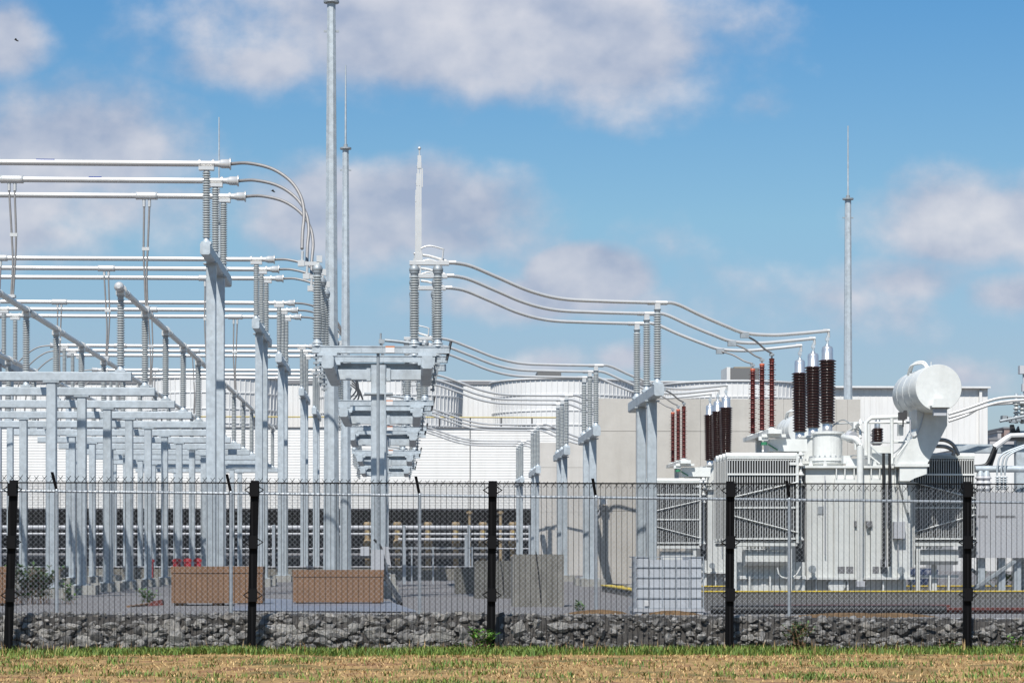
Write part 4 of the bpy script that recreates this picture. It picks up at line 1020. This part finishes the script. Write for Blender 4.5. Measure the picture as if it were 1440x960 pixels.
# ------------------------------------------------------------------ rubble bank
def rock_mesh(sub, seed):
    import bmesh
    rnd = random.Random(seed); bm = bmesh.new(); bmesh.ops.create_icosphere(bm, subdivisions=sub, radius=1)
    pl = [(Vector((rnd.gauss(0,1),rnd.gauss(0,1),rnd.gauss(0,1))).normalized(), rnd.uniform(.42,.85)) for _ in range(12)]
    off = Vector((seed*3.1, seed*1.7, 0))
    for v in bm.verts:
        p = v.co.copy()
        for nrm, d in pl:
            q = p.dot(nrm)
            if q > d: p -= nrm*(q-d)
        p *= 1+.12*noise.noise(p*1.6+off)+.05*noise.noise(p*4+off)
        v.co = p
    vs = [v.co.copy() for v in bm.verts]; fs = [tuple(v.index for v in f.verts) for f in bm.faces]; bm.free()
    return vs, fs
RK = [rock_mesh(2, i) for i in range(14)]
from mathutils import Euler
def put_rock(m, c, r, i, rnd):
    vs, fs = RK[i % len(RK)]
    e = Euler((rnd.uniform(0,6),rnd.uniform(0,6),rnd.uniform(0,6))).to_matrix(); sx, sy, sz = r*rnd.uniform(.9,1.35), r*rnd.uniform(.8,1.1), r*rnd.uniform(.7,1.0)
    m.add([Vector(c)+Vector(((e@v).x*sx,(e@v).y*sy,(e@v).z*sz)) for v in vs], fs)
rnd = random.Random(3)
def crest(x): return .50-.012*max(0, x-1)+.02*noise.noise(Vector((x*.7,0,0)))
m = MB(); i = 0
for _ in range(4600):
    x = rnd.uniform(-9.5, 12.5); cz = crest(x); v = rnd.random()
    u = rnd.random()
    if u < .72: z = rnd.uniform(-.08, cz-.05); y = 32.16+.34*max(0,z)/.5+rnd.uniform(0,.16); r = rnd.choice((.025,.03,.035,.045,.055,.065,.08,.10))*rnd.uniform(.8,1.15)*(.8 if x > 1 else 1)
    else: z = cz-rnd.uniform(.03,.09); y = rnd.uniform(32.5,33.7); z -= max(0, y-33.0)*.18; r = rnd.uniform(.03,.07)
    put_rock(m, (x,y,z), r, i, rnd); i += 1
for _ in range(1500):
    x = rnd.uniform(-9.5, 12.5); y = rnd.uniform(32.45,34.2); z = crest(x)-.02-max(0,y-33.0)*.2
    vs, fs = RK[i % 14]; r = rnd.uniform(.012,.03); i += 1
    m.add([Vector((x+v.x*r, y+v.y*r, z+v.z*r)) for v in vs], fs)
tag(m.build('rubble', 'rock'), 'bank of broken grey rubble behind the black fence', 'rubble', kind='stuff')
m = MB(); n = 90
pr = [(32.22,-.12),(32.52,.44),(33.0,.465),(34.4,.25)]
xs = [-10+23*q/n for q in range(n+1)]
m.add([(x, y, z*(crest(x)/.5 if z > .3 else 1)) for x in xs for y, z in pr], [(q*4+r, (q+1)*4+r, (q+1)*4+r+1, q*4+r+1) for q in range(n) for r in range(3)], True)
tag(m.build('bank_earth', 'earth'), kind='structure')
BL = 'large grey boulder set in the face of the rubble bank'
for b in range(34):
    x = -9+11.5*(b+rnd.uniform(-.3,.3))/34; r = rnd.uniform(.11,.24); z = rnd.uniform(.06, crest(x)-r*.9)
    mm = MB(); put_rock(mm, (x,32.30+.28*z/.5,z), r, b, rnd)
    tag(mm.build('boulder', 'bolder', origin=(x,32.4,z)), BL, 'boulder', 'boulders in the rubble bank')
# sand patches on the crest
for i, (q, w) in enumerate(((842,.5),(945,.45),(1190,.9),(1255,.7))):
    x = X(q,33.3); mm = MB()
    mm.lathe([(w,0),(w*.7,.035),(w*.3,.06),(.01,.065)], 16, (0,0,0), caps=False)
    mm.v = [(x+a*(1+.25*noise.noise(Vector((a*3,b*3,i)))), 33.25+b*.3, crest(x)-.02+c+.01*noise.noise(Vector((a*9,b*9,0)))) for a, b, c in mm.v]
    tag(mm.build('sand_patch', 'sand'), kind='structure')

# ------------------------------------------------------------------ grass and weeds
def blades(m, n, x0, x1, y0, y1, h0, h1, dens, seed, w=.006, ln=(.1,.7)):
    rnd = random.Random(seed); c = 0; tries = 0
    while c < n and tries < n*30:
        tries += 1
        x = rnd.uniform(x0, x1); y = rnd.uniform(y0, y1)
        if rnd.random() > dens(x, y): continue
        z = lawn_z(x, y); h = rnd.uniform(h0, h1); a = rnd.uniform(0, 6.28); l = rnd.uniform(*ln)*h
        dx, dy = math.cos(a), math.sin(a); ww = w*rnd.uniform(.7,1.4)
        bx, by = math.cos(a+1.57+rnd.uniform(-.5,.5))*ww, math.sin(a+1.57)*ww
        m.add([(x-bx,y-by,z-.01),(x+bx,y+by,z-.01),(x+bx*.7+dx*l*.4,y+by*.7+dy*l*.4,z+h*.6),(x-bx*.7+dx*l*.4,y-by*.7+dy*l*.4,z+h*.6),(x+dx*l,y+dy*l,z+h)], [(0,1,2,3),(3,2,4)]); c += 1
def gm(name, c1, c2, c3):
    m = bpy.data.materials.new(name); m.use_nodes = True; nt = m.node_tree; b = nt.nodes['Principled BSDF']; b.inputs['Roughness'].default_value = .7
    g = nn(nt,'ShaderNodeNewGeometry'); r = nn(nt,'ShaderNodeValToRGB'); r.color_ramp.elements[0].color = (*c1,1); r.color_ramp.elements[1].color = (*c3,1); e = r.color_ramp.elements.new(.5); e.color = (*c2,1)
    nt.links.new(g.outputs['Random Per Island'], r.inputs['Fac']); nt.links.new(r.outputs['Color'], b.inputs['Base Color']); return m
GG = gm('green_blades', (.035,.08,.009), (.09,.155,.02), (.20,.225,.045)); GD = gm('dry_blades', (.14,.068,.024), (.33,.20,.075), (.56,.39,.18))
nz = lambda x, y, s, o: noise.noise(Vector((x*s, y*s, o)))
def d_front(x, y): return max(0, min(1, (y-31.15)/.4+.7*nz(x,y,1.6,1)))*max(.15, .75+1.2*nz(x,y,.9,5))
def d_patch(x, y): v = nz(x,y,.8,2)+.6*nz(x,y,2.6,8)+.35*nz(x,y,7,4); return 1 if v > .38 else (.30 if v > .22 else .02)
def d_dry(x, y): return .5+.5*nz(x,y,1.2,9)
m = MB(); blades(m, 32000, -10, 12, 30.6, 32.14, .04, .125, d_front, 1, .007, (.2,1.0)); blades(m, 11000, -9, 11, 21.5, 31.6, .02, .08, d_patch, 2, .007, (.3,1.3))
tag(m.build('green_grass', GG), 'short green grass growing along the fence and in tufts on the lawn', 'grass', kind='stuff')
m = MB(); blades(m, 30000, -9.5, 11.5, 21.5, 32.2, .012, .038, d_dry, 3, .006, (.8,2.6)); blades(m, 900, -10, 12, 31.4, 32.2, .08, .22, lambda x, y: 1, 4, .004)
tag(m.build('dry_grass', GD), 'dry straw-coloured grass covering the lawn', 'grass', kind='stuff')
def weed(px, y, z, h, spread, n, leafm, label, group, seed, lw=.03):
    rnd = random.Random(seed); x = X(px, y)
    t = thing('weed_plant', (x,y,z), label, 'weed', group)
    st = MB(); lf = MB()
    for s in range(n):
        a = rnd.uniform(0,6.28); e = Vector((x+math.cos(a)*spread*rnd.uniform(.2,1), y+math.sin(a)*spread*.5*rnd.uniform(.2,1), z+h*rnd.uniform(.55,1)))
        b = Vector((x+rnd.uniform(-.55,.55)*spread, y+rnd.uniform(-.2,.2)*spread, z-.02)); mid = b*.5+e*.5+Vector((0,0,h*.15))
        pts = smooth([b, mid, e], 4); st.tube(pts, .004, 4)
        for q in range(11):
            p = pts[rnd.randrange(2, len(pts))]; a2 = rnd.uniform(0,6.28); L = lw*rnd.uniform(1.2,2.6); d = Vector((math.cos(a2),math.sin(a2)*.7,rnd.uniform(-.2,.7))).normalized(); sd = d.cross(Vector((0,0,1))).normalized()*lw*.5
            lf.add([p, p+d*L*.5+sd, p+d*L, p+d*L*.5-sd+Vector((0,0,.006))], [(0,1,2,3)])
    st.build('stem', 'stem', t); lf.build('foliage', leafm, t)
weed(678, 31.85, -.05, .34, .22, 20, 'leaf', 'bright green leafy weed at the foot of the middle black fence post', 'weeds along the fence', 1, .04)
weed(640, 32.0, -.05, .16, .12, 7, 'leaf', 'small green weed left of the middle black fence post', 'weeds along the fence', 2)
weed(1121, 31.8, -.05, .42, .26, 34, 'leafd', 'dark green bushy weed against the rubble, right of the fourth fence post', 'weeds along the fence', 3, .03)
weed(1330, 31.9, -.05, .16, .15, 8, 'leafd', 'low dry weed beside the rightmost black fence post', 'weeds along the fence', 4)
weed(1425, 31.9, -.05, .22, .18, 9, 'leaf', 'green weed at the right edge of the picture by the fence', 'weeds along the fence', 5)
weed(44, 50, YG, .85, .75, 80, 'leafd', 'dark bush on the gravel at the left, beside the concrete footings', 'yard weeds', 6, .07)
weed(95, 50, YG, .5, .25, 14, 'leaf', 'thin tall weed between the concrete footings at the left', 'yard weeds', 7, .05)
weed(207, 49, YG, .35, .25, 16, 'leaf', 'small green weed left of the brown crate', 'yard weeds', 8, .05)
weed(816, 42.5, YG, .2, .12, 9, 'leaf', 'tiny green weed on the gravel right of the concrete blocks', 'yard weeds', 9, .04)
weed(1412, 66, YG, .6, .6, 22, 'leafd', 'green bush under the grey enclosure at the right', 'yard weeds', 10, .08)
# two birds
for q, b, lb in ((384,269,'tiny dark bird flying near the curved end cables'),(23,57,'tiny dark bird flying in the upper left of the sky')):
    p = P(q,b,90); mm = MB().tube([p+Vector((-.09,0,.03)),p+Vector((-.03,0,.02)),p+Vector((.04,0,-.02)),p+Vector((.09,0,-.04))], [.006,.028,.024,.008], 8)
    mm.add([p+Vector((-.05,0,.03)),p+Vector((.05,0,-.02)),p+Vector((.06,.15,.04)),p+Vector((.03,.24,.01))], [(0,1,2,3)]).add([p+Vector((-.05,0,.03)),p+Vector((.05,0,-.02)),p+Vector((.02,-.15,.05)),p+Vector((-.02,-.24,.02))], [(0,3,2,1)])
    tag(mm.build('bird', 'dark', origin=p), lb, 'bird', 'birds')

for o in LIB:
    for ch in list(o.children): bpy.data.objects.remove(ch)
    bpy.data.objects.remove(o)

# ------------------------------------------------------------------ camera
sc = bpy.context.scene
cam = bpy.data.cameras.new('camera'); co = bpy.data.objects.new('camera', cam); C.objects.link(co)
co.location = (0,0,HC); co.rotation_euler = (math.pi/2, 0, -TH)
cam.sensor_width = 36; cam.lens = F/1440*36; cam.shift_y = (HZ-480)/1440; cam.clip_end = 9000; cam.clip_start = .5
sc.camera = co

# ------------------------------------------------------------------ sun and sky
EL, AZ = math.radians(52), math.radians(17)
tos = Vector((-math.sin(AZ)*math.cos(EL), -math.cos(AZ)*math.cos(EL), math.sin(EL)))
sl = bpy.data.lights.new('sun', 'SUN'); sl.energy = 4.9; sl.angle = math.radians(.53); sl.color = (1,.965,.91)
so = bpy.data.objects.new('sun', sl); C.objects.link(so); so.rotation_euler = tos.to_track_quat('Z','Y').to_euler(); so.location = (0,0,40)
w = bpy.data.worlds.new('World'); sc.world = w; w.use_nodes = True; nt = w.node_tree; L = nt.links
for n in list(nt.nodes): nt.nodes.remove(n)
out = nn(nt,'ShaderNodeOutputWorld'); bg = nn(nt,'ShaderNodeBackground'); L.new(bg.outputs[0], out.inputs[0])
sky = nn(nt,'ShaderNodeTexSky', sky_type='NISHITA'); sky.sun_disc = False; sky.sun_elevation = EL; sky.sun_rotation = math.atan2(tos.x, tos.y); sky.air_density = 1.0; sky.dust_density = .6; sky.ozone_density = 1.5
SKS = .0676
bg.inputs['Strength'].default_value = SKS
def mth(op, a, b=None, c=None, clamp=False):
    n = nn(nt,'ShaderNodeMath', operation=op); n.use_clamp = clamp
    for i, v in enumerate((a, b, c)):
        if v is None: continue
        if isinstance(v, (int, float)): n.inputs[i].default_value = v
        else: L.new(v, n.inputs[i])
    return n.outputs[0]
tc = nn(nt,'ShaderNodeTexCoord'); D = tc.outputs['Generated']
def dot(v):
    n = nn(nt,'ShaderNodeVectorMath', operation='DOT_PRODUCT'); L.new(D, n.inputs[0]); n.inputs[1].default_value = v; return n.outputs['Value']
fw = mth('MAXIMUM', dot((ST,CT,0)), .05)
U = mth('DIVIDE', dot((CT,-ST,0)), fw); V = mth('DIVIDE', dot((0,0,1)), fw)       # a flat cloud map in the sky beyond the yard
cv = nn(nt,'ShaderNodeCombineXYZ'); L.new(U, cv.inputs[0]); L.new(V, cv.inputs[1])
def fbm(scale, det, rough, off, sy=1.0):
    mp = nn(nt,'ShaderNodeMapping'); mp.inputs['Location'].default_value = off; mp.inputs['Scale'].default_value = (1,sy,1); L.new(cv.outputs[0], mp.inputs['Vector'])
    n = nn(nt,'ShaderNodeTexNoise'); n.inputs['Scale'].default_value = scale; n.inputs['Detail'].default_value = det; n.inputs['Roughness'].default_value = rough; L.new(mp.outputs[0], n.inputs['Vector']); return n.outputs['Fac']
N1 = fbm(19, 9, .54, (0,0,0), 1.2); N1b = fbm(19, 4, .46, (.004,.013,0), 1.2); N2 = fbm(7, 4, .5, (3,1,0), 1.3); N3 = fbm(50, 5, .6, (7,2,0))
CL = [(640,30,360,105,1.1),(560,60,300,80,.9),(700,350,200,50,.4),(150,290,230,60,.6),(1180,420,200,60,.5),(860,70,150,95,1),(380,90,140,42,.8),(120,205,165,85,1),(10,250,120,90,1),(540,300,210,72,1),(620,335,150,45,.8),(825,392,80,46,1.7),(760,420,70,34,1.1),(720,420,130,40,.7),(1395,312,185,66,1.0),(1420,415,75,34,.9),(1270,395,130,40,.62),(10,50,60,60,.9),(30,330,170,45,.6),(780,510,60,26,.7),(880,505,60,22,.7),(1070,150,40,22,.2),(900,420,60,20,.4),(1350,530,60,30,.6)]
acc = None
for a, b, ra, rb, s in CL:
    u0, v0 = (a-720)/F, (HZ-b)/F
    du = mth('MULTIPLY', mth('SUBTRACT', U, u0), F/ra); dv = mth('MULTIPLY', mth('SUBTRACT', V, v0), F/rb)
    d = mth('SQRT', mth('ADD', mth('MULTIPLY', du, du), mth('MULTIPLY', dv, dv)))
    e = mth('MULTIPLY', mth('SUBTRACT', 1.45, d), s)
    acc = e if acc is None else mth('MAXIMUM', acc, e)
acc = mth('MAXIMUM', acc, -.6)
den = mth('ADD', acc, mth('ADD', mth('MULTIPLY', mth('SUBTRACT', N1, .5), 1.9), mth('MULTIPLY', mth('SUBTRACT', N3, .5), .22)))
mr = nn(nt,'ShaderNodeMapRange', interpolation_type='SMOOTHSTEP'); L.new(den, mr.inputs['Value']); mr.inputs['From Min'].default_value = .05; mr.inputs['From Max'].default_value = .90
covr = mth('MULTIPLY', mr.outputs['Result'], .88)
# generic scattered clouds for the rest of the dome
ng = nn(nt,'ShaderNodeTexNoise'); ng.inputs['Scale'].default_value = 2.2; ng.inputs['Detail'].default_value = 6; L.new(D, ng.inputs['Vector'])
mg = nn(nt,'ShaderNodeMapRange', interpolation_type='SMOOTHSTEP'); L.new(ng.outputs['Fac'], mg.inputs['Value']); mg.inputs['From Min'].default_value = .52; mg.inputs['From Max'].default_value = .72
inside = nn(nt,'ShaderNodeMapRange'); L.new(dot((ST,CT,0)), inside.inputs['Value']); inside.inputs['From Min'].default_value = .80; inside.inputs['From Max'].default_value = .92
cov = mth('ADD', mth('MULTIPLY', covr, inside.outputs[0]), mth('MULTIPLY', mth('MULTIPLY', mg.outputs[0], .8), mth('SUBTRACT', 1.0, inside.outputs[0])), clamp=True)
# cloud tone: paler where thin / on top, lilac grey in the body
tone = nn(nt,'ShaderNodeValToRGB'); e = tone.color_ramp.elements
e[0].position = .25; e[0].color = (.35,.405,.535,1); e[1].position = .72; e[1].color = (.67,.667,.712,1)
L.new(mth('ADD', mth('ADD', .47, mth('MULTIPLY', mth('SUBTRACT', N1, N1b), 1.25)), mth('MULTIPLY', mth('SUBTRACT', N2, .5), .8)), tone.inputs['Fac'])
ts = nn(nt,'ShaderNodeMix', data_type='RGBA', blend_type='MULTIPLY'); ts.inputs['Factor'].default_value = 1
L.new(tone.outputs['Color'], ts.inputs['A']); k = .768/SKS; ts.inputs['B'].default_value = (k,k,k,1)
tint = nn(nt,'ShaderNodeMix', data_type='RGBA', blend_type='MULTIPLY'); tint.inputs['Factor'].default_value = 1
L.new(sky.outputs[0], tint.inputs['A']); tr = nn(nt,'ShaderNodeValToRGB'); e = tr.color_ramp.elements
e[0].position = .03; e[0].color = (.70,.76,.93,1); e[1].position = .25; e[1].color = (.50,.97,1.24,1); q = e.new(.145); q.color = (.80,1.03,1.09,1); q = e.new(.09); q.color = (.77,.85,.985,1)
L.new(dot((0,0,1)), tr.inputs['Fac']); L.new(tr.outputs['Color'], tint.inputs['B'])
fin = nn(nt,'ShaderNodeMix', data_type='RGBA'); L.new(cov, fin.inputs['Factor']); L.new(tint.outputs['Result'], fin.inputs['A']); L.new(ts.outputs['Result'], fin.inputs['B'])
L.new(fin.outputs['Result'], bg.inputs['Color'])

sc.view_settings.view_transform = 'Standard'; sc.view_settings.look = 'None'; sc.view_settings.exposure = .50; sc.view_settings.gamma = 1; sc.view_settings.use_curve_mapping = False
